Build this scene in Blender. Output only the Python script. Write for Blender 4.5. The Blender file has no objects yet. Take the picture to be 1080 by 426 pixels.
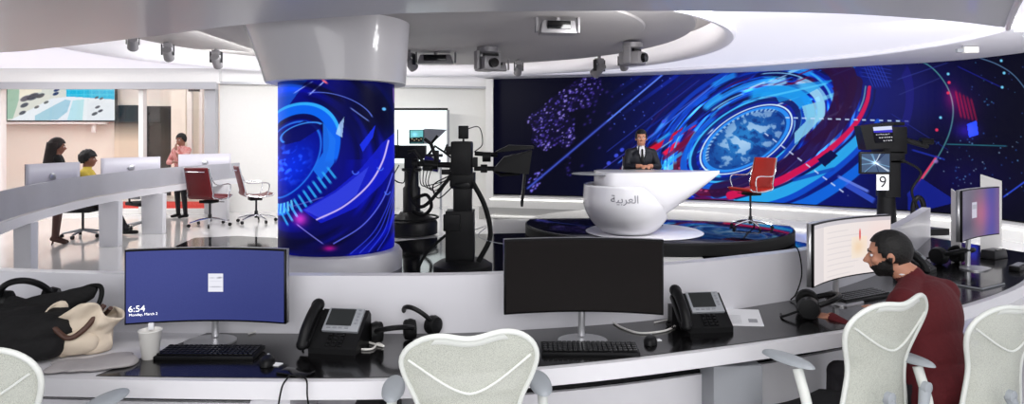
import bpy, bmesh, math, random
import numpy as np
from mathutils import Vector, Matrix, noise
from mathutils.bvhtree import BVHTree
from mathutils.geometry import tessellate_polygon
random.seed(7)
rng = np.random.RandomState(5)
S = bpy.context.scene
COL = S.collection
PI = math.pi
V = Vector
F, HZ, CH = 704.0, 143.0, 1.70      # focal length (px), horizon row, eye height

def gp(x, y, z=0.0):                # point at height z that the photograph shows at (x, y)
    D = F * (CH - z) / (y - HZ)
    return V(((x - 540) / F * D, D, z))
def at(x, y, D):
    return V(((x - 540) / F * D, D, CH - (y - HZ) / F * D))

# ------------------------------------------------------------------ materials
def lin(c):
    return tuple(((v / 12.92) if v <= .04045 else ((v + .055) / 1.055) ** 2.4) for v in c)
MATS = {}
def mat(name, rgb, rough=.5, metal=0., coat=0., emit=None, estr=1., trans=0., alpha=1., spec=.5, noise_amt=0., noise_scale=20., bump=0., ior=1.45):
    m = bpy.data.materials.new(name); m.use_nodes = True
    nt = m.node_tree; b = nt.nodes['Principled BSDF']
    c = lin(rgb) + (1,)
    b.inputs['Base Color'].default_value = c
    b.inputs['Roughness'].default_value = rough
    b.inputs['Metallic'].default_value = metal
    b.inputs['Coat Weight'].default_value = coat
    b.inputs['Coat Roughness'].default_value = .04
    b.inputs['Specular IOR Level'].default_value = spec
    b.inputs['Transmission Weight'].default_value = trans
    b.inputs['Alpha'].default_value = alpha
    b.inputs['IOR'].default_value = ior
    if emit:
        b.inputs['Emission Color'].default_value = lin(emit) + (1,)
        b.inputs['Emission Strength'].default_value = estr
    if noise_amt or bump:
        tc = nt.nodes.new('ShaderNodeTexCoord'); n = nt.nodes.new('ShaderNodeTexNoise')
        n.inputs['Scale'].default_value = noise_scale; n.inputs['Detail'].default_value = 4
        nt.links.new(tc.outputs['Object'], n.inputs['Vector'])
        if noise_amt:
            mx = nt.nodes.new('ShaderNodeMix'); mx.data_type = 'RGBA'
            mx.inputs['A'].default_value = tuple(v * (1 - noise_amt) for v in c[:3]) + (1,)
            mx.inputs['B'].default_value = tuple(min(1, v * (1 + noise_amt)) for v in c[:3]) + (1,)
            nt.links.new(n.outputs['Fac'], mx.inputs['Factor'])
            nt.links.new(mx.outputs['Result'], b.inputs['Base Color'])
        if bump:
            bp = nt.nodes.new('ShaderNodeBump'); bp.inputs['Strength'].default_value = bump
            bp.inputs['Distance'].default_value = .01
            nt.links.new(n.outputs['Fac'], bp.inputs['Height'])
            nt.links.new(bp.outputs['Normal'], b.inputs['Normal'])
    MATS[name] = m
    return m
def screen_mat(name, strength=1.0, rough=.35):
    m = bpy.data.materials.new(name); m.use_nodes = True
    nt = m.node_tree; b = nt.nodes['Principled BSDF']
    a = nt.nodes.new('ShaderNodeVertexColor'); a.layer_name = 'picture'
    b.inputs['Base Color'].default_value = (.004, .004, .006, 1); b.inputs['Roughness'].default_value = rough
    b.inputs['Specular IOR Level'].default_value = .04
    nt.links.new(a.outputs['Color'], b.inputs['Emission Color'])
    b.inputs['Emission Strength'].default_value = strength
    return m
mat('wall_white', (.93, .925, .91), .6, noise_amt=.02)
mat('cream', (.965, .95, .90), .7, noise_amt=.02)
mat('ceiling_white', (.93, .925, .95), .55)
mat('ceiling_added_glow', (.62, .615, .64), .6, emit=(.90, .895, .94), estr=.84)  # glow added to the white ceiling to brighten it and light the room
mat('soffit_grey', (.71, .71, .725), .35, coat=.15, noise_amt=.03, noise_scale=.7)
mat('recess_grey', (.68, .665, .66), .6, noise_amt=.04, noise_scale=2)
mat('collar_gloss', (.86, .85, .86), .3, coat=.45)
mat('floor_white', (.91, .905, .90), .12, coat=.6, noise_amt=.015, noise_scale=1.5, ior=1.6)
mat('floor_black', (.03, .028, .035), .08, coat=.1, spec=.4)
mat('disc_blue', (.03, .03, .09), .09, coat=.15, spec=.35)
mat('carpet_red', (.78, .20, .16), .9, noise_amt=.1, noise_scale=60, bump=.3)
mat('desk_white', (.88, .875, .89), .28, coat=.3)
mat('panel_white', (.86, .855, .875), .35, coat=.15)
mat('desk_black', (.045, .042, .045), .16, coat=.25, noise_amt=.2, noise_scale=15)
mat('anchor_white', (.88, .875, .89), .22, coat=.4)
mat('frost', (.76, .76, .79), .5, trans=.3, alpha=.9, noise_amt=.18, noise_scale=1.3)
mat('monitor_back', (.84, .83, .87), .4)
mat('black', (.07, .07, .075), .42, spec=.25, noise_amt=.15)
mat('black_gloss', (.03, .03, .035), .12)
mat('black_rubber', (.07, .07, .07), .65, spec=.2)
mat('silver', (.78, .78, .79), .3, metal=.8)
mat('silver_paint', (.62, .63, .65), .4, metal=.2)
mat('chrome', (.85, .85, .87), .12, metal=1.)
mat('dark_metal', (.20, .20, .21), .35, metal=.7)
mat('mid_grey', (.55, .56, .58), .45)
mat('fixture_grey', (.52, .51, .52), .4, metal=.2)
mat('glass', (.95, .97, .97), .03, trans=1., alpha=.05, spec=.1)
mat('lcd', (.16, .17, .17), .15)
mat('dark_screen', (.055, .035, .032), .16, spec=.18)
mat('white_plastic', (.90, .89, .87), .35)
mat('chair_frame', (.86, .87, .85), .4)
mat('arm_grey', (.62, .64, .66), .5)
mat('seat_grey', (.11, .11, .12), .8, noise_amt=.2, noise_scale=90, bump=.2)
mat('red_leather', (.40, .035, .07), .38, noise_amt=.1, noise_scale=30)
mat('orange_leather', (.64, .13, .09), .35, noise_amt=.1, noise_scale=30)
mat('skin', (.74, .52, .42), .5)
mat('skin_dark', (.52, .34, .27), .5)
mat('hair', (.045, .035, .032), .6, noise_amt=.5, noise_scale=80, bump=.5)
mat('hair_brown', (.13, .09, .08), .6, noise_amt=.5, noise_scale=60, bump=.4)
mat('maroon', (.33, .055, .085), .85, noise_amt=.15, noise_scale=60, bump=.35)
mat('navy_suit', (.055, .065, .11), .6, noise_amt=.1)
mat('white_shirt', (.92, .92, .94), .6)
mat('black_cloth', (.05, .045, .05), .85, noise_amt=.3, noise_scale=30, bump=.5)
mat('trouser', (.12, .11, .13), .8)
mat('yellow_cloth', (.80, .70, .28), .8)
mat('stocking', (.33, .21, .18), .5)
mat('canvas', (.86, .80, .72), .85, noise_amt=.08, noise_scale=12, bump=.6)
mat('brown_leather', (.30, .19, .15), .5, noise_amt=.2)
mat('grey_cloth', (.66, .64, .64), .9, noise_amt=.1, bump=.5)
mat('camo', (.30, .28, .22), .8, noise_amt=.6, noise_scale=25)
mat('paper', (.93, .93, .94), .7)
mat('ink', (.12, .12, .13), .7)
mat('ink_grey', (.62, .62, .64), .7)
mat('logo_grey', (.50, .50, .53), .35, metal=.2)
mat('violet_lens', (.20, .18, .50), .15, metal=.4)
mat('blue_lens', (.60, .72, .88), .15)
mat('text_white', (1, 1, 1), .5, emit=(1, 1, 1), estr=1.0)
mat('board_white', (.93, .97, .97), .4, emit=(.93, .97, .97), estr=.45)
mat('cove_led', (1, 1, 1), .5, emit=(1, .98, .96), estr=26)
mat('led_strip', (1, 1, 1), .5, emit=(1, .99, .97), estr=2.2)
# plaid shirt
def plaid():
    m = mat('plaid', (.72, .40, .38), .85); nt = m.node_tree; b = nt.nodes['Principled BSDF']
    tc = nt.nodes.new('ShaderNodeTexCoord'); ch = nt.nodes.new('ShaderNodeTexChecker')
    ch.inputs['Scale'].default_value = 28
    ch.inputs['Color1'].default_value = lin((.72, .36, .34)) + (1,); ch.inputs['Color2'].default_value = lin((.85, .68, .66)) + (1,)
    nt.links.new(tc.outputs['Object'], ch.inputs['Vector']); nt.links.new(ch.outputs['Color'], b.inputs['Base Color'])
plaid()
# woven mesh for the task chairs: fine holes, light plastic
def mesh_fabric():
    m = mat('chair_mesh', (.76, .77, .73), .6); nt = m.node_tree; b = nt.nodes['Principled BSDF']
    tc = nt.nodes.new('ShaderNodeTexCoord'); w = nt.nodes.new('ShaderNodeTexVoronoi'); w.inputs['Scale'].default_value = 420
    r = nt.nodes.new('ShaderNodeMapRange'); r.inputs['From Min'].default_value = .25; r.inputs['From Max'].default_value = .45
    r.inputs['To Min'].default_value = .45; r.inputs['To Max'].default_value = 1
    nt.links.new(tc.outputs['Object'], w.inputs['Vector']); nt.links.new(w.outputs['Distance'], r.inputs['Value'])
    nt.links.new(r.outputs['Result'], b.inputs['Alpha'])
mesh_fabric()
# dark window whose lower part carries a frosted film fading upward
def frosted_film():
    m = mat('frosted_film', (.1, .1, .12), .2); nt = m.node_tree; b = nt.nodes['Principled BSDF']
    tc = nt.nodes.new('ShaderNodeTexCoord'); sp = nt.nodes.new('ShaderNodeSeparateXYZ'); r = nt.nodes.new('ShaderNodeValToRGB')
    r.color_ramp.elements[0].position = .35; r.color_ramp.elements[0].color = lin((.93, .89, .80)) + (1,)
    r.color_ramp.elements[1].position = .72; r.color_ramp.elements[1].color = lin((.06, .07, .12)) + (1,)
    nt.links.new(tc.outputs['Generated'], sp.inputs[0]); nt.links.new(sp.outputs['Z'], r.inputs[0]); nt.links.new(r.outputs[0], b.inputs['Base Color'])
frosted_film()

# ------------------------------------------------------------------ mesh helpers
class MB:
    def __init__(s): s.bm = bmesh.new()
    def add(s, verts, faces):
        vs = [s.bm.verts.new(v) for v in verts]
        for f in faces:
            try: s.bm.faces.new([vs[i] for i in f])
            except ValueError: pass
        return vs
    def box(s, c, d, rot=None, bev=0., taper=None):
        c = V(c); hx, hy, hz = d[0] / 2, d[1] / 2, d[2] / 2
        b = bmesh.new()
        vs = []
        for z in (-1, 1):
            k = 1 if (taper is None or z < 0) else taper
            for x, y in ((-1, -1), (1, -1), (1, 1), (-1, 1)): vs.append(b.verts.new((x * hx * k, y * hy * k, z * hz)))
        for f in ((3, 2, 1, 0), (4, 5, 6, 7), (0, 1, 5, 4), (1, 2, 6, 5), (2, 3, 7, 6), (3, 0, 4, 7)): b.faces.new([vs[i] for i in f])
        if bev: bmesh.ops.bevel(b, geom=b.edges[:], offset=bev, segments=2, affect='EDGES', profile=.6)
        R = rot.to_matrix() if hasattr(rot, 'to_matrix') else (rot if rot is not None else Matrix.Identity(3))
        s.merge(b, lambda p: c + R @ p); return s
    def merge(s, b, fn=lambda p: p):
        m = {v: s.bm.verts.new(fn(v.co)) for v in b.verts}
        for f in b.faces:
            try: s.bm.faces.new([m[v] for v in f.verts])
            except ValueError: pass
        b.free()
    def cone(s, a, b, r1, r2=None, seg=16, caps=True):
        a, b = V(a), V(b); r2 = r1 if r2 is None else r2
        d = (b - a).normalized(); u = d.orthogonal().normalized(); w = d.cross(u)
        ring = lambda c, r: [c + (u * math.cos(2 * PI * i / seg) + w * math.sin(2 * PI * i / seg)) * r for i in range(seg)]
        vs = ring(a, r1) + ring(b, r2)
        fs = [(i, (i + 1) % seg, seg + (i + 1) % seg, seg + i) for i in range(seg)]
        if caps: fs += [tuple(range(seg))[::-1], tuple(range(seg, 2 * seg))]
        s.add(vs, fs); return s
    def tube(s, pts, r, seg=8, closed=False, flat=None):
        pts = [V(p) for p in pts]; n = len(pts); rs = r if isinstance(r, (list, tuple)) else [r] * n
        verts, prev = [], None
        for i, p in enumerate(pts):
            if closed: t = pts[(i + 1) % n] - pts[i - 1]
            else: t = pts[min(i + 1, n - 1)] - pts[max(i - 1, 0)]
            t = t.normalized() if t.length > 1e-9 else V((0, 0, 1))
            if prev is None: u = t.orthogonal().normalized()
            else:
                u = prev - t * prev.dot(t); u = u.normalized() if u.length > 1e-6 else t.orthogonal().normalized()
            prev = u; w = t.cross(u)
            for k in range(seg):
                a = 2 * PI * k / seg
                verts.append(p + (u * math.cos(a) + w * math.sin(a)) * rs[i])
        fs = []
        for i in range(n if closed else n - 1):
            j = (i + 1) % n
            for k in range(seg):
                k2 = (k + 1) % seg
                fs.append((i * seg + k, i * seg + k2, j * seg + k2, j * seg + k))
        if not closed: fs += [tuple(range(seg))[::-1], tuple((n - 1) * seg + k for k in range(seg))]
        s.add(verts, fs); return s
    def lathe(s, prof, c=(0, 0, 0), seg=32, ax=None):
        c = V(c); verts, fs = [], []
        for r, z in prof:
            for k in range(seg):
                a = 2 * PI * k / seg
                p = V((r * math.cos(a), r * math.sin(a), z))
                verts.append(c + ((ax @ p) if ax is not None else p))
        for i in range(len(prof) - 1):
            for k in range(seg):
                k2 = (k + 1) % seg
                fs.append((i * seg + k, i * seg + k2, (i + 1) * seg + k2, (i + 1) * seg + k))
        fs += [tuple(range(seg))[::-1], tuple((len(prof) - 1) * seg + k for k in range(seg))]
        s.add(verts, fs); return s
    def prism(s, poly, z0, z1):          # plan polygon between two heights
        n = len(poly)
        vs = [V((p[0], p[1], z0)) for p in poly] + [V((p[0], p[1], z1)) for p in poly]
        tr = tessellate_polygon([[V((p[0], p[1], 0)) for p in poly]])
        fs = [(i, (i + 1) % n, n + (i + 1) % n, n + i) for i in range(n)]
        fs += [tuple(t)[::-1] for t in tr] + [tuple(n + i for i in t) for t in tr]
        s.add(vs, fs); return s
    def grid(s, fn, nu, nv, wrap=False):
        vs = [fn(i / (nu if wrap else nu - 1), j / (nv - 1)) for j in range(nv) for i in range(nu)]
        fs = []
        for j in range(nv - 1):
            for i in range(nu if wrap else nu - 1):
                i2 = (i + 1) % nu
                fs.append((j * nu + i, j * nu + i2, (j + 1) * nu + i2, (j + 1) * nu + i))
        s.add(vs, fs); return s
    def ball(s, c, r, R=None, seg=16, rings=10):
        c = V(c); r = (r, r, r) if not isinstance(r, (tuple, list)) else r
        R = R or Matrix.Identity(3)
        vs, fs = [c + R @ V((0, 0, -r[2]))], []
        for j in range(1, rings):
            t = PI * j / rings
            for i in range(seg):
                a = 2 * PI * i / seg
                vs.append(c + R @ V((math.cos(a) * math.sin(t) * r[0], math.sin(a) * math.sin(t) * r[1], -math.cos(t) * r[2])))
        vs.append(c + R @ V((0, 0, r[2])))
        for i in range(seg):
            fs.append((0, 1 + (i + 1) % seg, 1 + i))
            fs.append((len(vs) - 1, len(vs) - 1 - seg + i, len(vs) - 1 - seg + (i + 1) % seg))
        for j in range(rings - 2):
            for i in range(seg):
                i2 = (i + 1) % seg
                fs.append((1 + j * seg + i, 1 + j * seg + i2, 1 + (j + 1) * seg + i2, 1 + (j + 1) * seg + i))
        s.add(vs, fs); return s
    def capsule(s, a, b, r1, r2, seg=14):
        a, b = V(a), V(b); d = b - a; L = d.length; d = d / L if L > 1e-6 else V((0, 0, 1))
        pts, rs = [], []
        for k in range(5):
            t = PI / 2 * k / 4; pts.append(a - d * r1 * math.cos(t)); rs.append(max(1e-4, r1 * math.sin(t)))
        for k in range(4, -1, -1):
            t = PI / 2 * k / 4; pts.append(b + d * r2 * math.cos(t)); rs.append(max(1e-4, r2 * math.sin(t)))
        return s.tube(pts, rs, seg)
    def build(s, name, material, parent=None, smooth=True, angle=40, solid=0., subsurf=0):
        bmesh.ops.recalc_face_normals(s.bm, faces=s.bm.faces[:])
        me = bpy.data.meshes.new(name); s.bm.to_mesh(me); s.bm.free()
        me.materials.append(MATS[material] if isinstance(material, str) else material)
        if smooth:
            me.shade_smooth(); me.set_sharp_from_angle(angle=math.radians(angle))
        o = bpy.data.objects.new(name, me); COL.objects.link(o)
        if parent: o.parent = parent
        if solid:
            md = o.modifiers.new('s', 'SOLIDIFY'); md.thickness = solid; md.offset = 0
        if subsurf:
            md = o.modifiers.new('u', 'SUBSURF'); md.levels = subsurf; md.render_levels = subsurf
        return o

def crom(pts, n=8):                      # Catmull-Rom through points
    pts = [V(p) for p in pts]; P = [pts[0] * 2 - pts[1]] + pts + [pts[-1] * 2 - pts[-2]]
    out = []
    for i in range(1, len(P) - 2):
        a, b, c, d = P[i - 1], P[i], P[i + 1], P[i + 2]
        for k in range(n):
            t = k / n
            out.append(.5 * ((2 * b) + (c - a) * t + (2 * a - 5 * b + 4 * c - d) * t * t + (3 * b - a - 3 * c + d) * t ** 3))
    out.append(pts[-1]); return out

def tag(o, label=None, cat=None, group=None, kind=None):
    if label: o['label'] = label
    if cat: o['category'] = cat
    if group: o['group'] = group
    if kind: o['kind'] = kind
    return o
def thing(name, label, cat, loc=(0, 0, 0), rz=0., group=None):
    o = bpy.data.objects.new(name, None); COL.objects.link(o); o.empty_display_size = .1
    o.location = loc; o.rotation_euler = (0, 0, rz)
    return tag(o, label, cat, group)
def struct(name, mb, m, **k):
    return tag(mb.build(name, m, **k), kind='structure')
CHILD = {}
def dup(root, loc, rz, label, group=None, scale=None):
    def cp(o, par):
        c = o.copy(); COL.objects.link(c); c.parent = par
        for ch in o.children: cp(ch, c)
        return c
    r = cp(root, None); r.location = loc; r.rotation_euler = (0, 0, rz); r['label'] = label
    if group: r['group'] = group
    if scale: r.scale = (scale,) * 3
    return r

# ------------------------------------------------------------------ screen painting (what the displays show)
class Paint:
    def __init__(s, X, Y, base):
        s.X, s.Y = X, Y
        s.C = np.zeros(X.shape + (3,)) + np.array(base)
    def mix(s, m, col):
        m = np.clip(m, 0, 1)[..., None]; s.C = s.C * (1 - m) + np.array(col) * m
    def add(s, m, col): s.C = s.C + np.clip(m, 0, 3)[..., None] * np.array(col)
    def line(s, p, q, w, col, a=1., soft=.6, add=False, dash=None):
        (x0, y0), (x1, y1) = p, q
        L = math.hypot(x1 - x0, y1 - y0); dx, dy = (x1 - x0) / L, (y1 - y0) / L
        t = (s.X - x0) * dx + (s.Y - y0) * dy; d = np.abs(-(s.X - x0) * dy + (s.Y - y0) * dx)
        m = np.clip((w / 2 - d) / soft + .5, 0, 1) * np.clip(t / 3 + .5, 0, 1) * np.clip((L - t) / 3 + .5, 0, 1) * a
        if dash: m = m * ((t % dash) < dash * .5)
        (s.add if add else s.mix)(m, col)
    def poly(s, pts, col, a=1.):
        ins = np.zeros(s.X.shape, bool); n = len(pts)
        for i in range(n):
            (x0, y0), (x1, y1) = pts[i], pts[(i + 1) % n]
            if y0 == y1: continue
            c = ((y0 > s.Y) != (y1 > s.Y)) & (s.X < (x1 - x0) * (s.Y - y0) / (y1 - y0) + x0)
            ins ^= c
        s.mix(ins * a, col)
        return ins
    def pol(s, cx, cy, a, b, rot):
        c, sn = math.cos(rot), math.sin(rot); x, y = s.X - cx, s.Y - cy
        u, v = (x * c + y * sn) / a, (-x * sn + y * c) / b
        return np.hypot(u, v), np.degrees(np.arctan2(v, u)) % 360
    def arc(s, cx, cy, a, b, rot, w, col, al=1., a0=0, a1=360, soft=.7, add=False, ticks=None, fade=6):
        r, th = s.pol(cx, cy, a, b, rot); d = np.abs(r - 1) * (a + b) / 2
        m = np.clip((w / 2 - d) / soft + .5, 0, 1) * al
        rel = (th - a0) % 360; span = (a1 - a0) if a1 - a0 < 360 else 360
        if span < 360: m = m * np.clip(rel / fade, 0, 1) * np.clip((span - rel) / fade, 0, 1)
        if ticks: m = m * ((th % ticks) < ticks * .5)
        (s.add if add else s.mix)(m, col)
    def disc(s, cx, cy, a, b, rot, col, al=1., soft=.06):
        r, _ = s.pol(cx, cy, a, b, rot); s.mix(np.clip((1 - r) / soft, 0, 1) * al, col)
    def glow(s, cx, cy, sx, sy, col, rot=0., k=1.):
        r, _ = s.pol(cx, cy, sx, sy, rot); s.add(np.exp(-r * r) * k, col)
def vnoise(u, v, seed):
    R = np.random.RandomState(seed).rand(64, 64)
    iu, iv = np.floor(u).astype(int), np.floor(v).astype(int); fu, fv = u - iu, v - iv
    fu, fv = fu * fu * (3 - 2 * fu), fv * fv * (3 - 2 * fv)
    g = lambda a, b: R[a % 64, b % 64]
    return (g(iu, iv) * (1 - fu) + g(iu + 1, iv) * fu) * (1 - fv) + (g(iu, iv + 1) * (1 - fu) + g(iu + 1, iv + 1) * fu) * fv
def picture_mesh(name, P, C, material, parent=None, wrap=False):
    """P: (nv, nu, 3) positions, C: matching colours (display values) -> mesh with a 'picture' colour attribute"""
    nv, nu = P.shape[:2]
    me = bpy.data.meshes.new(name)
    idx = np.arange(nv * nu).reshape(nv, nu)
    if wrap: idx = np.concatenate([idx, idx[:, :1]], 1)
    q = np.stack([idx[:-1, :-1], idx[1:, :-1], idx[1:, 1:], idx[:-1, 1:]], -1).reshape(-1, 4)
    me.vertices.add(nv * nu); me.vertices.foreach_set('co', P.reshape(-1).astype(np.float32))
    me.loops.add(q.size); me.loops.foreach_set('vertex_index', q.reshape(-1).astype(np.int32))
    me.polygons.add(len(q)); me.polygons.foreach_set('loop_start', np.arange(0, q.size, 4, dtype=np.int32))
    me.update(calc_edges=True)
    C = np.clip(C, 0, 1.6); L = np.where(C <= .04045, C / 12.92, ((C + .055) / 1.055) ** 2.4)
    ca = me.color_attributes.new('picture', 'FLOAT_COLOR', 'POINT')
    ca.data.foreach_set('color', np.concatenate([L.reshape(-1, 3), np.ones((nv * nu, 1))], 1).reshape(-1).astype(np.float32))
    me.shade_smooth(); me.materials.append(material)
    o = bpy.data.objects.new(name, me); COL.objects.link(o)
    if parent: o.parent = parent
    return o
def flat_grid(p00, p10, p01, nu, nv):        # top-left, top-right, bottom-left corners
    u = np.linspace(0, 1, nu)[None, :, None]; v = np.linspace(0, 1, nv)[:, None, None]
    p00, p10, p01 = map(np.array, (p00, p10, p01))
    return p00 + (p10 - p00) * u + (p01 - p00) * v
M_LED = screen_mat('led_picture', 1.0); M_SCR = screen_mat('display_picture', 1.0, .2)

# ================================================================== THE SETTING
struct('floor', MB().box((-1.5, 9, -.05), (29, 26, .1)), 'floor_white', smooth=False)
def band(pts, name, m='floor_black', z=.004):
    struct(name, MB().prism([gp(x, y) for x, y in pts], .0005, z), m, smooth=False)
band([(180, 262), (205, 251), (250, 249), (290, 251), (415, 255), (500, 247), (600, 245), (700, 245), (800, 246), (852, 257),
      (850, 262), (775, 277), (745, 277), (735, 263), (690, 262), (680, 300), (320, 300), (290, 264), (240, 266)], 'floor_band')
band([(505, 218), (560, 218), (640, 218), (720, 220), (710, 231), (600, 231), (505, 231)], 'floor_band')  # dark reflection of the LED wall's left part, painted as a black strip

# main ceiling with the large oval opening
ZC = 3.15
LC, LA, LB = V((-1.85, 10.55, 0)), 5.15, 4.75
def oval(c, a, b, n=96, rot=0): return [V((c.x + a * math.cos(2 * PI * i / n + rot), c.y + b * math.sin(2 * PI * i / n + rot), 0)) for i in range(n)]
def plate_with_hole(mb, outer, inner, z):
    n = len(inner); vs = [V((p.x, p.y, z)) for p in outer] + [V((p.x, p.y, z)) for p in inner]
    mb.add(vs, [(i, (i + 1) % n, n + (i + 1) % n, n + i) for i in range(n)])
N = 96
inner = oval(LC, LA, LB, N)
def boxed(p, c, x0, x1, y0, y1):
    d = (p - c); t = 1e9
    if d.x > 1e-6: t = min(t, (x1 - c.x) / d.x)
    if d.x < -1e-6: t = min(t, (x0 - c.x) / d.x)
    if d.y > 1e-6: t = min(t, (y1 - c.y) / d.y)
    if d.y < -1e-6: t = min(t, (y0 - c.y) / d.y)
    return c + d * t
outer = [boxed(p, LC, -15, 12, 3.0, 19) for p in inner]
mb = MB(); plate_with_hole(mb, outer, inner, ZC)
struct('ceiling', mb, 'ceiling_added_glow'); mb = MB()
# rounded lip dropping a little, then the cove wall up to the recess
prof = [(0, ZC), (.0, ZC - .07), (-.03, ZC - .10), (-.10, ZC - .09), (-.15, ZC - .04), (-.17, ZC + .10), (-.20, ZC + .32)]
def ovring(off, z, c=LC, a=LA, b=LB, n=N):
    return [V((c.x + (a + off) * math.cos(2 * PI * i / n), c.y + (b + off) * math.sin(2 * PI * i / n), z)) for i in range(n)]
rows = [ovring(o_, z_) for o_, z_ in prof]
mb.add([p for r in rows for p in r], [(j * N + i, j * N + (i + 1) % N, (j + 1) * N + (i + 1) % N, (j + 1) * N + i) for j in range(len(rows) - 1) for i in range(N)])
struct('ceiling_rim', mb, 'ceiling_white')
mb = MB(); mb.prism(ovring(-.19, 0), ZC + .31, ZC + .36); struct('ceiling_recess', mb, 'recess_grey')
# hanging inner plates of the lighting grid, a cove light lying on their upper side
def oval_plate(c, a, b, z0, z1, name, n=96):
    mb = MB(); rows = []
    for o_, z_ in ((-.12, z0), (-.02, z0 + .012), (0, z0 + .035), (0, z1)):
        rows.append([V((c[0] + (a + o_) * math.cos(2 * PI * i / n), c[1] + (b + o_) * math.sin(2 * PI * i / n), z_)) for i in range(n)])
    mb.add([q for r in rows for q in r], [(j * n + i, j * n + (i + 1) % n, (j + 1) * n + (i + 1) % n, (j + 1) * n + i) for j in range(3) for i in range(n)] + [tuple(range(n))[::-1], tuple(3 * n + i for i in range(n))])
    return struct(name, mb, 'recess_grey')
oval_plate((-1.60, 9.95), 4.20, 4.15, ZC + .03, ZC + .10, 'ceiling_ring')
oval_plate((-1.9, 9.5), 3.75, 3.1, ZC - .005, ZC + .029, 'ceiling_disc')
mb = MB(); mb.tube([V((-1.6 + 4.0 * math.cos(2 * PI * i / 96), 9.95 + 3.95 * math.sin(2 * PI * i / 96), ZC + .13)) for i in range(96)], .02, 6, closed=True)
struct('ceiling_light_strip', mb, 'cove_led')
# LED wall line (plan)
LEDP = crom([V((-.53, 16.15, 0)), V((2.39, 15.3, 0)), V((4.9, 14.35, 0)), V((6.74, 13.1, 0)), V((7.91, 12.1, 0)), V((8.35, 10.8, 0)), V((8.5, 9.2, 0))], 12)
# soffit ring over the LED wall
def offset_line(pts, d):
    out = []
    for i, p in enumerate(pts):
        t = (pts[min(i + 1, len(pts) - 1)] - pts[max(i - 1, 0)]).normalized()
        out.append(p + V((-t.y, t.x, 0)) * d)
    return out
SI = crom([V((-.9, 15.6, 0)), V((2.2, 14.9, 0)), V((4.6, 13.5, 0)), V((6.05, 11.9, 0)), V((6.6, 10.2, 0)), V((6.5, 8.7, 0)), V((6.1, 7.9, 0))], 12)
n = min(len(SI), len(LEDP)); so = [LEDP[i] + V((.5, .7, 0)) for i in range(n)]
mb = MB()
zi = 3.08
vs = [p + V((0, 0, ZC)) for p in SI[:n]] + [p + V((0, 0, zi)) for p in SI[:n]] + [p + V((0, 0, 3.04)) for p in so]
mb.add(vs, [(r * n + i, r * n + i + 1, (r + 1) * n + i + 1, (r + 1) * n + i) for r in range(2) for i in range(n - 1)])
struct('ceiling_soffit', mb, 'ceiling_white')
mb = MB(); mb.tube([p + V((0, 0, ZC - .05)) for p in SI[:n]], .022, 8); struct('trim_1', mb, 'ceiling_white')
# near soffit: grey, its far edge a wide concave arc
edge = crom([gp(-170, 62, 2.9), gp(0, 55.5, 2.9), gp(60, 50, 2.9), gp(130, 42, 2.9), gp(200, 33, 2.9), gp(260, 25.5, 2.9), gp(340, 19, 2.9), gp(430, 14, 2.9), gp(540, 12, 2.9),
             gp(680, 11.5, 2.9), gp(800, 12.5, 2.9), gp(900, 15, 2.9), gp(1000, 22, 2.9), gp(1060, 29, 2.9)], 6)
sedge = crom([gp(1061, 28, 2.9), gp(1066, 12, 2.9), gp(1078, -12, 2.9), gp(1120, -70, 2.9)], 6)
poly = [p for p in edge] + sedge + [V((3.0, -1.2, 0)), V((-12, -1.2, 0)), V((-12, 9, 0))]
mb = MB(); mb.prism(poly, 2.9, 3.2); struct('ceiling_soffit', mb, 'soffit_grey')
# thin reveal line along the near soffit
mb = MB(); mb.tube([p + V((0, .01, .02)) for p in edge], .012, 6); struct('trim_2', mb, 'silver_paint')

# outer shell behind everything
struct('wall_back', MB().box((-1.5, 19.1, 1.7), (29, .2, 3.6)), 'wall_white', smooth=False)
struct('wall_right', MB().box((11.6, 11, 1.7), (.2, 16, 3.6)), 'wall_white', smooth=False)
struct('wall_left', MB().box((-14.9, 11, 1.7), (.2, 16, 3.6)), 'cream', smooth=False)

# white wall left and right of the pillar, with posts
def wallseg(a, b, z0, z1, th, name, m):
    a, b = V((a[0], a[1], 0)), V((b[0], b[1], 0)); c = (a + b) / 2; ang = math.atan2((b - a).y, (b - a).x)
    o = struct(name, MB().box((0, 0, 0), ((b - a).length, th, z1 - z0)), m, smooth=False)
    o.location = (c.x, c.y, (z0 + z1) / 2); o.rotation_euler = (0, 0, ang); return o
wallseg((-6.45, 14.75), (-.62, 16.3), 0, 2.86, .12, 'wall_middle', 'wall_white')
wallseg((-14.5, 14.6), (-6.30, 14.6), 2.83, 3.2, .5, 'wall_header', 'wall_white')
wallseg((-6.45, 14.7), (-.5, 16.25), 2.85, 3.2, .45, 'wall_header', 'wall_white')
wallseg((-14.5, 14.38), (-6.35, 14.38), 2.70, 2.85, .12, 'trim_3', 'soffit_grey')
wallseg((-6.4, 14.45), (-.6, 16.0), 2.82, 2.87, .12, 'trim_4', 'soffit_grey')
wallseg((-14.5, 14.6), (-6.45, 14.6), 0, .10, .14, 'baseboard_left', 'wall_white')
for x0, x1, nm in ((148, 153, 'window_1'), (217, 229, 'window_2'), (-3, 4, 'window_3')):
    a, b = (x0 - 540) / F * 14.6, (x1 - 540) / F * 14.6
    struct(nm + '_post', MB().box(((a + b) / 2, 14.6, 1.4), (b - a, .16, 2.8), bev=.01), 'soffit_grey' if x0 == 217 else 'wall_white')
for k, (a, b) in enumerate((((4, 148)), ((153, 217)))):
    x0, x1 = (a - 540) / F * 14.6, (b - 540) / F * 14.6
    struct('window_%d_pane' % (k + 1), MB().box(((x0 + x1) / 2, 14.6, 1.45), (x1 - x0, .012, 2.7)), 'glass', smooth=False)
wallseg((-.62, 16.05), (-.45, 16.05), 0, 3.05, .5, 'trim_5', 'wall_white')
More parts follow.
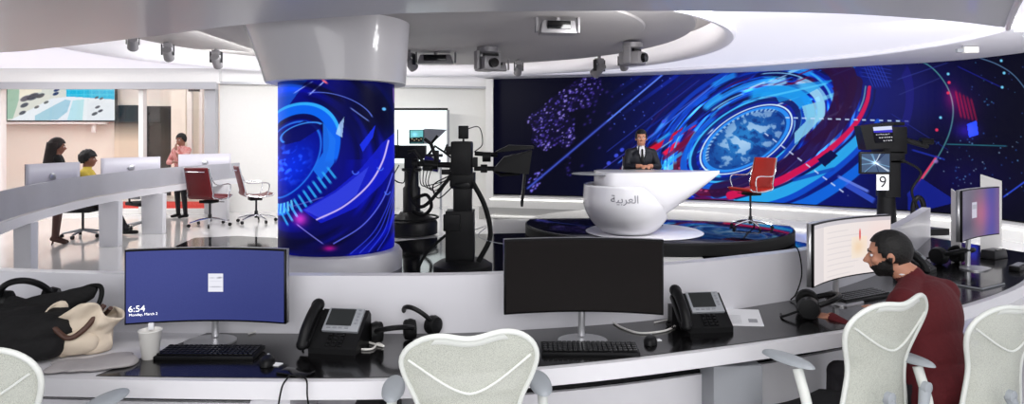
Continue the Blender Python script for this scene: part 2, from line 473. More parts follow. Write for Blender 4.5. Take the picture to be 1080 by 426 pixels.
# the room behind the glass
struct('floor_carpet', MB().box((-10.5, 15.95, .006), (8.6, 2.3, .012)), 'carpet_red', smooth=False)
struct('wall_office', MB().box((-10.5, 17.95, 1.6), (8.6, .15, 3.2)), 'cream', smooth=False)
struct('wall_office_side', MB().box((-6.55, 16.9, 1.6), (.12, 2.2, 3.2)), 'cream', smooth=False)
def ox(x, D=17.85): return (x - 540) / F * D
def oz(y, D=17.85): return CH - (y - HZ) / F * D
def opanel(x0, y0, x1, y1, D, th, name, m, kind='structure'):
    o = MB().box(((ox(x0, D) + ox(x1, D)) / 2, D, (oz(y0, D) + oz(y1, D)) / 2), (ox(x1, D) - ox(x0, D), th, oz(y0, D) - oz(y1, D))).build(name, m, smooth=False)
    return tag(o, kind=kind)
opanel(121, 111, 147, 170, 17.84, .04, 'window_4', 'frosted_film')
opanel(153.5, 112, 182, 206, 17.84, .06, 'door_1', 'black')
opanel(183, 86, 198, 206, 17.6, .25, 'trim_6', 'cream')
opanel(198, 90, 203, 206, 17.2, .08, 'door_2_frame', 'wall_white')
opanel(203, 97, 211, 206, 17.2, .02, 'door_2', 'glass')
opanel(211, 90, 214, 206, 17.2, .08, 'door_2_frame', 'wall_white')
dc = opanel(199, 94, 211, 96.5, 17.16, .05, 'door_closer', 'dark_metal', None); dc.parent = bpy.data.objects['door_2']

# ---------------- wall displays in the office
def wall_display(x0, y0, x1, y1, D, label, paint, nu, nv, name='wall_display'):
    t = thing(name, label, 'screen', ((ox(x0, D) + ox(x1, D)) / 2, D, (oz(y0, D) + oz(y1, D)) / 2))
    w, h = ox(x1, D) - ox(x0, D), oz(y0, D) - oz(y1, D)
    MB().box((0, 0, 0), (w + .06, .08, h + .06), bev=.01).build('bezel', 'black', t)
    P = flat_grid((-w / 2, -.045, h / 2), (w / 2, -.045, h / 2), (-w / 2, -.045, -h / 2), nu, nv)
    X, Y = np.meshgrid(np.linspace(x0, x1, nu), np.linspace(y0, y1, nv))
    picture_mesh('screen', P, paint(X, Y), M_SCR, t)
    return t
def paint_conf(X, Y):
    p = Paint(X, Y, (.88, .88, .84))
    p.poly([(8, 84), (22, 84), (21, 106), (15, 125), (8, 126)], (.62, .75, .66)); p.poly([(22, 84), (45, 84), (45, 97), (30, 100), (22, 104)], (.96, .93, .85))
    p.poly([(71, 84), (122, 84), (122, 105), (71, 103)], (.10, .72, .88))
    for k in range(6): p.line((74 + k * 8, 86), (74 + k * 8, 103), .8, (.3, .82, .93))
    for k in range(3): p.line((71, 90 + 5 * k), (122, 90 + 5 * k), .7, (.35, .85, .94))
    p.poly([(12, 127), (55, 104), (75, 102), (122, 105), (122, 128)], (.93, .95, .97))
    p.poly([(38, 122), (70, 105), (76, 106), (72, 118), (62, 126), (38, 128)], (.66, .82, .88))
    p.poly([(78, 106), (90, 105), (88, 127), (72, 127)], (.74, .90, .93))
    for (x, y, r, c) in ((28, 104, 5, (.28, .25, .3)), (36, 102, 6, (.15, .15, .2)), (44, 101, 4, (.2, .2, .22)), (27, 111, 4, (.2, .2, .25)), (61, 95, 3, (.12, .15, .35)), (60, 99, 3, (.1, .13, .3)),
                         (103, 103, 2, (.3, .25, .3)), (108, 104, 2, (.3, .25, .3)), (104, 113, 2.5, (.3, .3, .34)), (107, 117, 2.5, (.25, .25, .3)), (101, 120, 3, (.25, .27, .3)), (25, 119, 3.4, (.2, .2, .25)),
                         (40, 113, 2.5, (.3, .3, .3)), (50, 108, 2.5, (.3, .3, .3))):
        p.disc(x, y, r * 1.3, r * .6, -.4, c, .9, .3)
    return p.C
wall_display(9, 84, 122, 127, 17.7, 'wide wall screen showing a white conference table and turquoise backdrop', paint_conf, 240, 90)
def paint_blue(X, Y):
    p = Paint(X, Y, (.02, .30, .72)); p.glow(-8, 110, 14, 22, (.0, .25, .3)); p.arc(-14, 110, 20, 26, .2, 3, (.1, .1, .4)); return p.C
wall_display(-40, 84, 7, 127, 17.7, 'deep blue wall screen cut by the left edge beside the conference picture', paint_blue, 60, 50)
t = thing('wall_shelf', 'long pale ledge running under the two office wall screens', 'shelf', (ox(40, 17.7), 17.72, oz(130, 17.7)))
MB().box((-.2, -.06, 0), (4.1, .16, .05), bev=.008).build('board', 'wall_white', t)
for dx in (-1.2, 1.5): MB().box((dx, -.04, -.14), (.10, .08, .22), taper=.8).build('bracket', 'wall_white', t)
# white projection board right of the pillar
t = thing('presentation_board', 'bright white presentation board with black top rail behind the studio cameras', 'board', (at(440, 140, 15.4).x, 15.4, 0), .02)
w = 62 / F * 15.4; zt, zb = oz(116, 15.4), oz(172, 15.4)
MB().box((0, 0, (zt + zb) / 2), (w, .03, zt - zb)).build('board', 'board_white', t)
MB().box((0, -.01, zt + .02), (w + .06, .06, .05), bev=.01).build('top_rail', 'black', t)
MB().box((w / 2 + .04, 0, (zt + zb) / 2), (.05, .05, zt - zb)).build('side_rail', 'mid_grey', t)
for s_ in (-1, 1): MB().box((s_ * w * .4, .03, zb / 2), (.05, .05, zb)).build('leg', 'mid_grey', t)

# ================================================================== LED VIDEO WALL
led = thing('video_wall', 'huge curved video wall showing a blue globe with red and cyan rings', 'video wall', (0, 0, 0))
zb, zt = .30, 3.06
cum = [0]
for i in range(1, len(LEDP)): cum.append(cum[-1] + (LEDP[i] - LEDP[i - 1]).length)
NU, NV = 1150, 300
ss = np.linspace(0, cum[-1], NU); lx = np.interp(ss, cum, [p.x for p in LEDP]); ly = np.interp(ss, cum, [p.y for p in LEDP])
zz = np.linspace(zt, zb, NV)
P = np.zeros((NV, NU, 3)); P[..., 0] = lx[None]; P[..., 1] = ly[None]; P[..., 2] = zz[:, None]
X = 540 + F * P[..., 0] / P[..., 1]; Y = HZ - F * (P[..., 2] - CH) / P[..., 1]      # design sheet coordinates of the picture
p = Paint(X, Y, (.012, .012, .085))
g = np.clip((X - 610) / 120, 0, 1) * np.clip((985 - X) / 90, 0, 1)
p.add(g, (.015, .045, .28)); p.glow(800, 150, 150, 70, (.0, .05, .25), -.5); p.glow(1010, 190, 60, 30, (.02, .0, .14)); p.glow(985, 100, 50, 45, (.03, .02, .18))
# sweeping streak texture around the globe
gx, gy, rot = 787, 147, -.54
r, th = p.pol(gx, gy, 60, 36, rot)
st = vnoise(r * 9, th / 26, 3) * .6 + vnoise(r * 22, th / 14, 4) * .4
env = np.clip((r - .9) / .3, 0, 1) * np.clip((2.6 - r) / 1.0, 0, 1)
p.add(env * np.clip((st - .50) * 4.5, 0, 1.2), (.02, .34, .62)); p.add(env * np.clip((st - .66) * 7, 0, 1), (.35, .45, .30))
st2 = vnoise(r * 13 + 7, th / 20, 9); p.mix(env * np.clip((st2 - .68) * 5, 0, .8), (.32, .02, .22)); p.mix(env * np.clip((.30 - st2) * 5, 0, .75), (.01, .015, .14))
sl = vnoise((X + Y * .9) / 60, (Y * 1.0 + X * .72) / 3.2, 12); e2 = np.clip((X - 640) / 50, 0, 1) * np.clip((800 - X) / 60, 0, 1)
p.add(e2 * np.clip((sl - .7) * 3, 0, .6), (.05, .14, .42))
# speckled city of violet lights
def specks(pts, nn, cols, smin=.5, smax=1.3, seed=1, elong=1.6):
    R = np.random.RandomState(seed); xs = [q[0] for q in pts]; ys = [q[1] for q in pts]; k = 0; tries = 0
    while k < nn and tries < nn * 20:
        tries += 1
        x, y = R.uniform(min(xs), max(xs)), R.uniform(min(ys), max(ys))
        ins = False
        for i in range(len(pts)):
            (x0, y0), (x1, y1) = pts[i], pts[(i + 1) % len(pts)]
            if (y0 > y) != (y1 > y) and x < (x1 - x0) * (y - y0) / (y1 - y0) + x0: ins = not ins
        if not ins: continue
        k += 1; sz = R.uniform(smin, smax); c = cols[R.randint(len(cols))]
        i0, i1 = np.searchsorted(X[0], [x - 6, x + 6]); i0 = max(i0, 0)
        sub = (slice(None), slice(i0, i1))
        d = ((X[sub] - x) * .8 - (Y[sub] - y) * .6) ** 2 / (sz * elong) ** 2 + ((X[sub] - x) * .6 + (Y[sub] - y) * .8) ** 2 / sz ** 2
        m = np.exp(-d)[..., None]; p.C[sub] = p.C[sub] * (1 - m) + np.array(c) * m
city = [(553, 126), (572, 112), (596, 92), (612, 82), (634, 81), (636, 98), (620, 114), (598, 118), (606, 128), (606, 150), (596, 158), (588, 152), (574, 160), (560, 150), (562, 134)]
m_ = p.poly(city, (.07, .04, .24), .4)
specks(city, 300, [(.34, .28, .72), (.44, .38, .82), (.24, .17, .52), (.18, .12, .42), (.62, .56, .92)], .4, 1.0, seed=2)
specks([(556, 184), (575, 172), (575, 190), (560, 203)], 24, [(.4, .36, .85), (.5, .45, .9)], seed=3)
specks([(556, 120), (660, 84), (640, 150), (600, 190)], 60, [(.16, .12, .42)], seed=4)
p.line((556, 199), (702, 76), 1.7, (.34, .48, .92)); p.line((556, 199), (640, 128), 4, (.12, .14, .5), .5, add=False)
for (a, b, w_, c, al) in (((652, 172), (772, 74), 1.3, (.25, .45, .95), .9), ((640, 160), (738, 84), 1, (.14, .2, .6), .8), ((700, 128), (760, 84), 1, (.25, .4, .85), .7), ((668, 180), (800, 76), 1.6, (.08, .2, .7), .8),
                           ((700, 170), (838, 72), 1.2, (.2, .5, .95), .9), ((636, 178), (690, 140), 1, (.3, .3, .75), .7), ((760, 110), (860, 72), 1.4, (.1, .35, .9), .8), ((730, 150), (800, 96), 2.2, (.1, .55, .95), .8)):
    p.line(a, b, w_, c, al)
p.line((656, 182), (704, 146), 10, (.36, .02, .12), .9); p.line((684, 160), (733, 130), 6, (.78, .06, .20)); p.line((700, 163), (716, 150), 5, (.9, .10, .30)); p.line((712, 158), (735, 140), 5, (.5, .04, .2))
p.line((700, 182), (732, 160), 5, (.35, .8, .98), .9); p.line((705, 190), (760, 186), 6, (.30, .78, .98), .8)
for (x, y) in ((650, 164), (642, 172), (656, 158), (700, 128)): p.disc(x, y, 3, 2.4, -.6, (.25, .32, .9), .9, .4)
RA = np.random.RandomState(17)
pal = [((.10, .55, .95), .8), ((.55, .82, .98), .8), ((.03, .22, .72), .9), ((.02, .04, .30), .9), ((.20, .70, .98), .75), ((.42, .03, .24), .8), ((.85, .93, 1.), .7), ((.05, .35, .9), .85)]
for k in range(90):
    q_ = RA.uniform(1.15, 2.5); c_, a_ = pal[RA.randint(len(pal))]; st_ = RA.uniform(0, 360)
    p.arc(gx + RA.uniform(-3, 3), gy + RA.uniform(-2, 2), 46 * q_, 28 * q_ * RA.uniform(.96, 1.08), rot + RA.uniform(-.05, .05), RA.choice([1, 1.2, 2, 3, 5, 7]), c_, a_, st_, st_ + RA.uniform(8, 55), fade=3)
for k in range(26):
    x_, y_ = RA.uniform(690, 770), RA.uniform(140, 206); L_ = RA.uniform(8, 34); c_, a_ = pal[RA.randint(len(pal))]
    p.line((x_, y_), (x_ + L_ * .82, y_ - L_ * .57), RA.choice([1, 2, 3.5]), c_, a_)
for k in range(16):
    x_, y_ = RA.uniform(790, 880), RA.uniform(74, 112); L_ = RA.uniform(8, 30); c_, a_ = pal[RA.randint(len(pal))]
    p.line((x_, y_), (x_ + L_ * .93, y_ - L_ * .36), RA.choice([1, 1.5, 3]), c_, a_)
# dark red dotted collar on the left of the globe
p.arc(gx, gy, 78, 44, rot, 11, (.36, .03, .16), .9, 120, 205); p.arc(gx, gy, 78, 44, rot, 2, (.75, .3, .5), .8, 124, 200, ticks=6)
# globe and its rings
p.disc(gx, gy, 50.6, 26.1, rot, (.05, .22, .55)); p.glow(gx - 3, gy, 34, 22, (.10, .28, .25), rot)
lr = vnoise((X + Y * .4) / 11.0, (Y - X * .3) / 7.0, 27) * .62 + vnoise((X - Y * .5) / 4.6, (Y + X * .4) / 3.6, 22) * .28 + vnoise((X + Y) / 1.8, (Y - X) / 1.6, 23) * .10; rr, _ = p.pol(gx, gy, 45, 22.5, rot)
p.mix((rr < 1) * np.clip((lr - .48) * 9, 0, .8) * (.55 + .45 * np.clip(1.1 - rr, 0, 1)), (.78, .88, .98)); p.mix((rr < 1) * np.clip((.36 - lr) * 6, 0, .6), (.03, .12, .42))
p.arc(gx, gy, 49.5, 25.2, rot, 3.4, (.16, .55, .95), 1); p.arc(gx, gy, 53.9, 27.9, rot, 1.4, (.85, .95, 1)); p.arc(gx, gy, 46.2, 23.4, rot, 3, (.7, .85, .98), .7, 180, 340, ticks=7)
p.arc(gx, gy, 61.6, 32.4, rot, 4.5, (.03, .12, .42), .9); p.arc(gx, gy, 66.0, 34.2, rot, 2.2, (.25, .75, 1.0), .95, 60, 300); p.arc(gx, gy, 73.7, 37.8, rot, 6, (.05, .38, .88), .9, 90, 260)
p.arc(gx, gy, 72.6, 41.4, rot, 12, (.10, .62, .95), .9, 290, 385); p.arc(gx + 4, gy - 2, 83.6, 45.0, rot, 7, (.62, .86, .97), .9, 330, 395); p.arc(gx, gy, 68.2, 36.9, rot, 5, (.03, .25, .72), 1, 0, 90)
p.poly([(846, 112), (868, 106), (868, 122), (852, 140), (838, 152), (838, 140), (850, 128)], (.55, .82, .93), .85)
p.poly([(812, 92), (880, 84), (850, 100), (822, 108)], (.10, .60, .92), .7); p.line((866, 127), (898, 112), 2.4, (.45, .82, .98)); p.line((800, 104), (872, 88), 2, (.35, .8, 1), .7); p.line((868, 104), (884, 98), 4, (.5, .85, .95), .6)
# maroon field and crimson arc to the right
p.arc(793, 128, 108, 52, -.48, 20, (.17, .02, .20), .85, -24, 70); 
crim = crom([V((917, 92, 0)), V((914, 108, 0)), V((904, 128, 0)), V((886, 148, 0)), V((864, 166, 0)), V((842, 180, 0)), V((816, 193, 0)), V((770, 206, 0))], 10)
def stroke(pts, w0, w1, col, al=1.):
    k = len(pts) - 1
    best = np.full(X.shape, 1e9)
    for i in range(k):
        a, b = pts[i], pts[i + 1]; dx, dy = b.x - a.x, b.y - a.y; L2 = dx * dx + dy * dy + 1e-9
        tt = np.clip(((X - a.x) * dx + (Y - a.y) * dy) / L2, 0, 1); w = w0 + (w1 - w0) * (i + tt) / k
        d = np.hypot(X - a.x - tt * dx, Y - a.y - tt * dy) - w / 2; best = np.minimum(best, d)
    p.mix(np.clip(.5 - best / .8, 0, 1) * al, col)
off = lambda pts, dx, dy: [V((q.x + dx, q.y + dy, 0)) for q in pts]
stroke(off(crim, -14, -5), 14, 16, (.16, .03, .22), .85)
stroke(off(crim, 15, 12)[14:], 5, 16, (.04, .30, .80), .95); stroke(off(crim, 9, 9)[22:], 9, 13, (.16, .66, .92), .95)
stroke(off(crim, 24, 26)[30:], 10, 14, (.05, .42, .90), .9); stroke(off(crim, 6, 3), 2, 3, (.05, .05, .30), .9)
stroke(crim, 3.5, 8.5, (.80, .07, .32)); stroke(off(crim, -4, -1)[:16], 1.2, 1.6, (.45, .70, .80), .8)
p.poly([(862, 168), (876, 158), (884, 164), (870, 176)], (.02, .05, .28)); p.line((884, 186), (916, 202), 3, (.45, .55, .95), .8); p.line((892, 194), (922, 212), 6, (.25, .40, .92), .7); p.line((836, 190), (880, 178), 4, (.05, .25, .7), .8)
p.line((828, 124), (962, 128), 1.5, (.75, .85, .98), .9, dash=9); p.line((806, 140), (894, 206), 1.6, (.8, .85, .98), .8, dash=11)
for k in range(7): p.line((908 + 3 * k, 62), (921 + 3 * k, 92), .8, (.22, .32, .85), .6)
for k in range(5): p.line((908, 64 + 4 * k), (940, 70 + 4 * k), .8, (.2, .3, .8), .5)
p.arc(935, 110, 24, 45, .15, 12, (.10, .09, .50), .6, -60, 60)
# right part: thin arcs, dots, red haze
grn = crom([V((952, 62, 0)), V((978, 68, 0)), V((997, 88, 0)), V((1005, 112, 0)), V((1002, 138, 0)), V((990, 164, 0)), V((972, 190, 0)), V((958, 204, 0))], 8)
stroke(grn, 1.3, 1.3, (.32, .62, .62), .8); stroke(crom([V((1030, 60, 0)), V((1052, 68, 0)), V((1070, 80, 0)), V((1086, 100, 0))], 6), 1.2, 1.2, (.35, .5, .65), .8)
p.line((959, 207), (988, 165), 2.2, (.85, .25, .40)); p.disc(987, 170, 3.5, 3, 0, (.6, .5, .8), .8, .6); p.poly([(957, 204), (972, 188), (1010, 213), (958, 226)], (.06, .12, .55), .9)
for k in range(5): p.line((1008 + 4 * k, 96 + 2 * k), (1014 + 4 * k, 124 + k), 2.2, (.62, .08, .22), .55)
p.glow(1004, 102, 8, 12, (.45, .03, .12), 0, .7); p.glow(1016, 115, 14, 14, (.25, .02, .1), 0, .6)
p.poly([(1020, 131), (1030, 127), (1032, 142), (1022, 145)], (.14, .30, .95)); p.glow(1020, 138, 12, 8, (.12, .05, .4))
p.line((998, 152), (1062, 154), 1.2, (.15, .42, .48), .9); p.line((1058, 208), (1086, 188), 1.6, (.18, .30, .85), .9); p.line((940, 120), (1000, 158), 1, (.15, .2, .6), .5); p.line((946, 84), (1000, 66), 1, (.2, .25, .6), .6)
p.line((948, 100), (992, 82), 1, (.2, .22, .5), .6); p.line((1010, 70), (1056, 92), 1.4, (.08, .10, .5), .8); p.line((962, 158), (996, 168), 2, (.12, .2, .7), .7)
for (x, y) in ((1056, 64), (1059, 77), (1057, 92), (1000, 78), (992, 124)): p.disc(x, y, 2, 2, 0, (.45, .8, .95), 1, .5)
for (x, y) in ((1000, 98), (988, 137), (1001, 87)): p.disc(x, y, 2.2, 2.2, 0, (.9, .2, .35), 1, .5)
specks([(985, 150), (1078, 130), (1082, 215), (1000, 205)], 70, [(.35, .55, .75), (.5, .6, .7), (.15, .3, .6)], .4, .9, 6, 1)
specks([(1010, 62), (1082, 60), (1082, 130), (1030, 125)], 22, [(.25, .5, .7), (.2, .3, .6)], .4, .8, 7, 1)
specks([(650, 84), (720, 78), (700, 120), (640, 150)], 26, [(.3, .4, .9)], .4, .8, 8, 1)
picture_mesh('screen', P, p.C, M_LED, led)
back = [q + V((.12, .16, 0)) for q in LEDP]
mb = MB(); nn = len(LEDP)
mb.prism(LEDP_ := [q + V((.01, .02, 0)) for q in LEDP] + back[::-1], zb - .02, zt + .02); mb.build('cabinet', 'black', led, smooth=False)
# white plinth with a light line, the riser under the LED wall
fr = offset_line(LEDP, -.32)
mb = MB(); mb.prism(fr + back[::-1], 0, zb - .03); struct('trim_7', mb, 'wall_white', smooth=False)
mb = MB(); mb.tube([q + V((0, 0, .2)) for q in offset_line(LEDP, -.325)], .012, 6); struct('trim_8', mb, 'led_strip')

# ================================================================== VIDEO COLUMN
PX, PY, PR = -2.25, 8.6, .725
colm = thing('video_column', 'round column wrapped in a glowing deep blue curved screen under a flared white collar', 'column', (PX, PY, 0))
a0 = math.atan2(-PY, -PX)
nu, nv = 760, 380
ph = np.linspace(0, 2 * PI, nu, endpoint=False); zz = np.linspace(2.36, .27, nv)
P = np.zeros((nv, nu, 3)); P[..., 0] = PR * np.cos(ph)[None]; P[..., 1] = PR * np.sin(ph)[None]; P[..., 2] = zz[:, None]
rel = (ph - a0 + PI) % (2 * PI) - PI
rel = np.where(np.abs(rel) > PI / 2, np.sign(rel) * PI - rel, rel)
X = 353.5 + 60 * np.sin(rel)[None] + 0 * P[..., 2]; Y = 82 + (2.36 - P[..., 2]) / 2.09 * 190
p = Paint(X, Y, (.02, .03, .50))
p.glow(395, 110, 45, 45, (-.01, -.01, -.34), 0, 1.); p.glow(340, 265, 90, 40, (.0, -.01, -.22), 0, 1.); p.C = np.clip(p.C, .01, 1)
p.poly([(293, 82), (325, 82), (305, 112), (293, 122)], (.08, .35, .85), .8); p.line((312, 96), (330, 84), 1, (.5, .6, .9)); p.line((327, 98), (342, 83), 1.2, (.6, .65, .95)); p.line((339, 82), (344, 86), 2, (.9, .4, .5))
r_, th_ = p.pol(302, 168, 58, 58, 0); sw = vnoise(r_ * 9, th_ / 30, 31)
p.add(np.clip((r_ - 1.0) * 3, 0, 1) * np.clip(sw - .55, 0, 1) * 1.4, (.03, .08, .6)); p.mix(np.clip((r_ - 1.05) * 3, 0, 1) * np.clip((.4 - sw) * 3, 0, .8), (.01, .01, .16))
ex, ey, er = 303, 170, -1.0
p.disc(ex, ey, 64, 40, er, (.015, .05, .52)); p.glow(ex + 6, ey + 6, 30, 20, (.0, .15, .45), er, .8)
tex = vnoise(X / 6, Y / 5, 33) * .5 + vnoise((X + Y) / 3.1, (Y - X) / 5, 34) * .5; rr, _ = p.pol(ex - 2, ey + 4, 34, 26, er); p.add(np.clip(1.15 - rr, 0, 1) * np.clip((tex - .5) * 4, 0, 1), (.20, .32, .40))
p.arc(ex, ey, 62, 40, er, 13, (.03, .40, .95), 1, 130, 430); p.arc(ex, ey, 68, 46, er, 3, (.20, .70, 1), .9, 150, 400)
p.arc(ex, ey, 61, 39, er, 11, (.45, .85, 1.0), .85, 120, 215, ticks=5); p.arc(ex, ey, 54, 33, er, 5, (.02, .02, .30), .95, 300, 420); p.arc(ex, ey, 48, 28, er, 2, (.15, .5, .98), .8)
p.poly([(299, 138), (322, 126), (340, 132), (318, 148), (303, 152)], (.02, .03, .35), .85); p.arc(319, 139, 22, 9, -.35, 2, (.25, .6, 1), .9, 150, 350)
p.poly([(340, 128), (352, 146), (350, 172), (338, 190), (330, 178), (340, 160)], (.10, .45, .95), .9)
for k in range(11): p.line((344 - 4.6 * k, 176 + 5.0 * k), (352 - 4.6 * k, 188 + 5.2 * k), 2.4, (.18, .68, .98), .85)
p.poly([(355, 130), (360, 122), (358, 144), (352, 140)], (.7, .85, 1), .8); p.poly([(375, 152), (391, 130), (388, 144), (378, 160)], (.10, .20, .95), .9); p.arc(350, 118, 40, 20, .3, 1.4, (.4, .5, .95), .8, 220, 340)
p.line((366, 112), (384, 126), 1.4, (.5, .6, .95), .7); p.disc(400, 112, 3, 2.4, 0, (.4, .75, 1), 1, .5); p.line((411, 86), (412, 104), 1.5, (.6, .4, .8), .8)
def spoly(pts, col, al=1.): p.poly(pts, col, al)
spoly([(320, 222), (352, 200), (376, 178), (398, 150), (413, 138), (413, 176), (398, 196), (372, 220), (338, 236)], (.08, .12, .80), .85)
spoly([(322, 222), (352, 203), (384, 176), (372, 206), (340, 232)], (.22, .28, .90), .75)
stroke(crom([V((334, 232, 0)), V((360, 218, 0)), V((384, 196, 0)), V((398, 172, 0)), V((405, 148, 0))], 8), 1.6, 2, (.80, .72, .98))
stroke(crom([V((350, 258, 0)), V((378, 240, 0)), V((398, 215, 0)), V((410, 186, 0))], 8), 1.2, 1.4, (.40, .45, .98), .9)
for k in range(4): stroke(crom([V((366 + 9 * k, 270, 0)), V((388 + 6 * k, 250, 0)), V((402 + 3 * k, 226, 0)), V((412, 200 + 6 * k, 0))], 6), 1, 1.2, (.22, .30, .95), .8)
p.line((315, 238), (340, 258), 1.2, (.5, .5, .9), .8); p.glow(318, 232, 7, 7, (.85, .2, .45), 0, .9); p.glow(346, 263, 6, 3, (.6, .05, .3)); p.line((307, 220), (340, 208), 1, (.5, .5, .9), .6)
for (x, y) in ((371, 181), (396, 178), (404, 206)): p.arc(x, y, 3, 3, 0, 1.2, (.3, .45, .98), .9, 0, 200)
picture_mesh('screen', P, p.C, M_LED, colm, wrap=True)
MB().lathe([(PR - .03, .0), (PR - .03, 2.9)], seg=48).build('core', 'wall_white', colm)
MB().lathe([(PR + .10, 0), (PR + .10, .20), (PR + .07, .25), (PR, .265)], seg=64).build('base', 'panel_white', colm)
def collar(u, v):
    a = 2 * PI * u; left = max(0, math.cos(a - (a0 - PI / 2))) ** 1.2; z = 2.37 + .83 * v
    r = .875 + (.05 + .26 * left) * v ** 1.15 + .012 * (v < .03) * 0
    return V((r * math.cos(a), r * math.sin(a), z))
mb = MB(); mb.grid(collar, 96, 14, wrap=True); mb.build('collar', 'collar_gloss', colm)
MB().lathe([(PR - .03, 2.372), (.872, 2.372), (.874, 2.36), (PR - .03, 2.36)], seg=72).build('collar_rim', 'wall_white', colm)
# pale vertical seam strip of the collar
mb = MB(); ua = ((a0 - 1.36) / (2 * PI)) % 1
mb.tube([collar(ua, k / 8) for k in range(9)], .016, 8); mb.build('seam', 'wall_white', colm)

mb = MB(); mb.tube([q + V((.02, 0, -.02)) for q in sedge], .03, 8); struct('trim_9', mb, 'collar_gloss')

# ================================================================== STAGE
mb = MB(); mb.lathe([(2.21, .165), (2.21, .19), (2.19, .2), (.01, .2)], seg=96)
stg = mb.build('stage_disc', 'disc_blue')
MB().lathe([(2.17, .001), (2.24, .02), (2.24, .17), (2.215, .19), (2.212, .02)], seg=96).build('rim', 'black_rubber', stg); stg.location = (2.47, 11.55, .0)
tag(stg, 'large round glossy navy stage platform under the presenter desk', 'stage platform')
mb = MB(); mb.lathe([(.88, 0), (.90, .012), (.86, .03), (.01, .03)], seg=72)
o = mb.build('desk_plinth', 'desk_white'); o.location = (2.05, 10.38, .2); tag(o, 'thin round white plate between the presenter desk and the navy stage', 'plinth')

ad = thing('presenter_desk', 'white sculpted presenter desk with a bowl base and pointed wing', 'desk', (1.94, 10.1, .23))
BZ = .23
def bowl_rim(x):                      # height of the bowl rim along x (local)
    t = min(1, max(0, (x + .10) / .55))
    return .74 - .52 * (t * t * (3 - 2 * t) * .35 + t * .65)
def bowl(u, v):
    a = 2 * PI * u; ca, sa = math.cos(a), math.sin(a)
    Rx, Ry = .64, .66
    zr = bowl_rim(-.19 + Rx * ca); z = zr * v
    k = z / .74; prof = .42 + .62 * math.sin(min(1, k * 1.35) * PI / 2) ** .60 - .07 * max(0, k - .6)
    return V((-.19 + Rx * ca * prof, Ry * sa * prof, z))
mb = MB(); mb.grid(bowl, 120, 26, wrap=True)
bw = mb.build('bowl', 'anchor_white', ad, solid=.025)
bm_ = bmesh.new(); bm_.from_mesh(bw.data); bvh = BVHTree.FromBMesh(bm_); bm_.free()
MB().lathe([(.2, .0), (.27, .0), (.265, .03), (.01, .03)], seg=40, c=(-.19, 0, 0)).build('foot', 'anchor_white', ad)
XW, LW = -.70, 1.90
def whalf(u): return .50 * (max(0, 1 - u ** 2.2)) ** .9 * (1 if u > .14 else math.sqrt(max(0, 1 - ((.14 - u) / .14) ** 2)) * .999 + .001)
def wing(u, v):                       # u along x, v around the section
    x = XW + LW * u; w = whalf(u)
    d = .70 * (1 - .95 * max(0, (u - .50) / .50) ** 1.08) if u > .14 else .70 * (.35 + .65 * u / .14)
    a = PI * v; n_ = .62
    if v in (0., 1.): return V((x, -w if v == 0 else w, .93))
    return V((x, -math.copysign(abs(math.cos(a)) ** n_, math.cos(a)) * w, .93 - d * math.sin(a) ** n_))
mb = MB(); mb.grid(wing, 80, 41)
mb.grid(lambda u, v: V((XW + LW * u, (2 * v - 1) * whalf(u), .93 + .010 * (1 - (2 * v - 1) ** 8))), 80, 9)
bmesh.ops.remove_doubles(mb.bm, verts=mb.bm.verts[:], dist=.001)
mb.build('wing', 'anchor_white', ad, angle=50)
mb = MB(); mb.lathe([(.40, 0), (.42, .008), (.40, .018), (.01, .018)], (-.62, .0, .885), 48); mb.build('glass_shelf', 'mid_grey', ad)
# lettering wrapped onto the bowl
def text_obj(body, size, name, material, parent, fn, extrude=.004):
    c = bpy.data.curves.new(name, 'FONT'); c.body = body; c.size = size; c.align_x = 'CENTER'; c.align_y = 'CENTER'; c.extrude = extrude; c.resolution_u = 3
    o = bpy.data.objects.new('tmp', c); COL.objects.link(o); bpy.context.view_layer.update()
    me = bpy.data.meshes.new_from_object(o); bpy.data.objects.remove(o)
    for v in me.vertices: v.co = fn(v.co.copy())
    me.name = name; me.materials.clear(); me.materials.append(MATS[material])
    o = bpy.data.objects.new(name, me); COL.objects.link(o); o.parent = parent; return o
AR = "\uFE94\uFEF4\uFE91\uFEAE\uFECC\uFEDF\uFE8D"
def on_bowl(c):
    x, z = -.34 + c.x, .56 + c.y
    hit, nr_, _, _ = bvh.ray_cast(V((x, -3, z)), V((0, 1, 0)))
    if hit is None: return V((x, -.5, z))
    nr_ = nr_ if nr_.y < 0 else -nr_
    return hit + nr_ * (.0145 + c.z)
text_obj(AR, .15, 'lettering', 'logo_grey', ad, on_bowl)

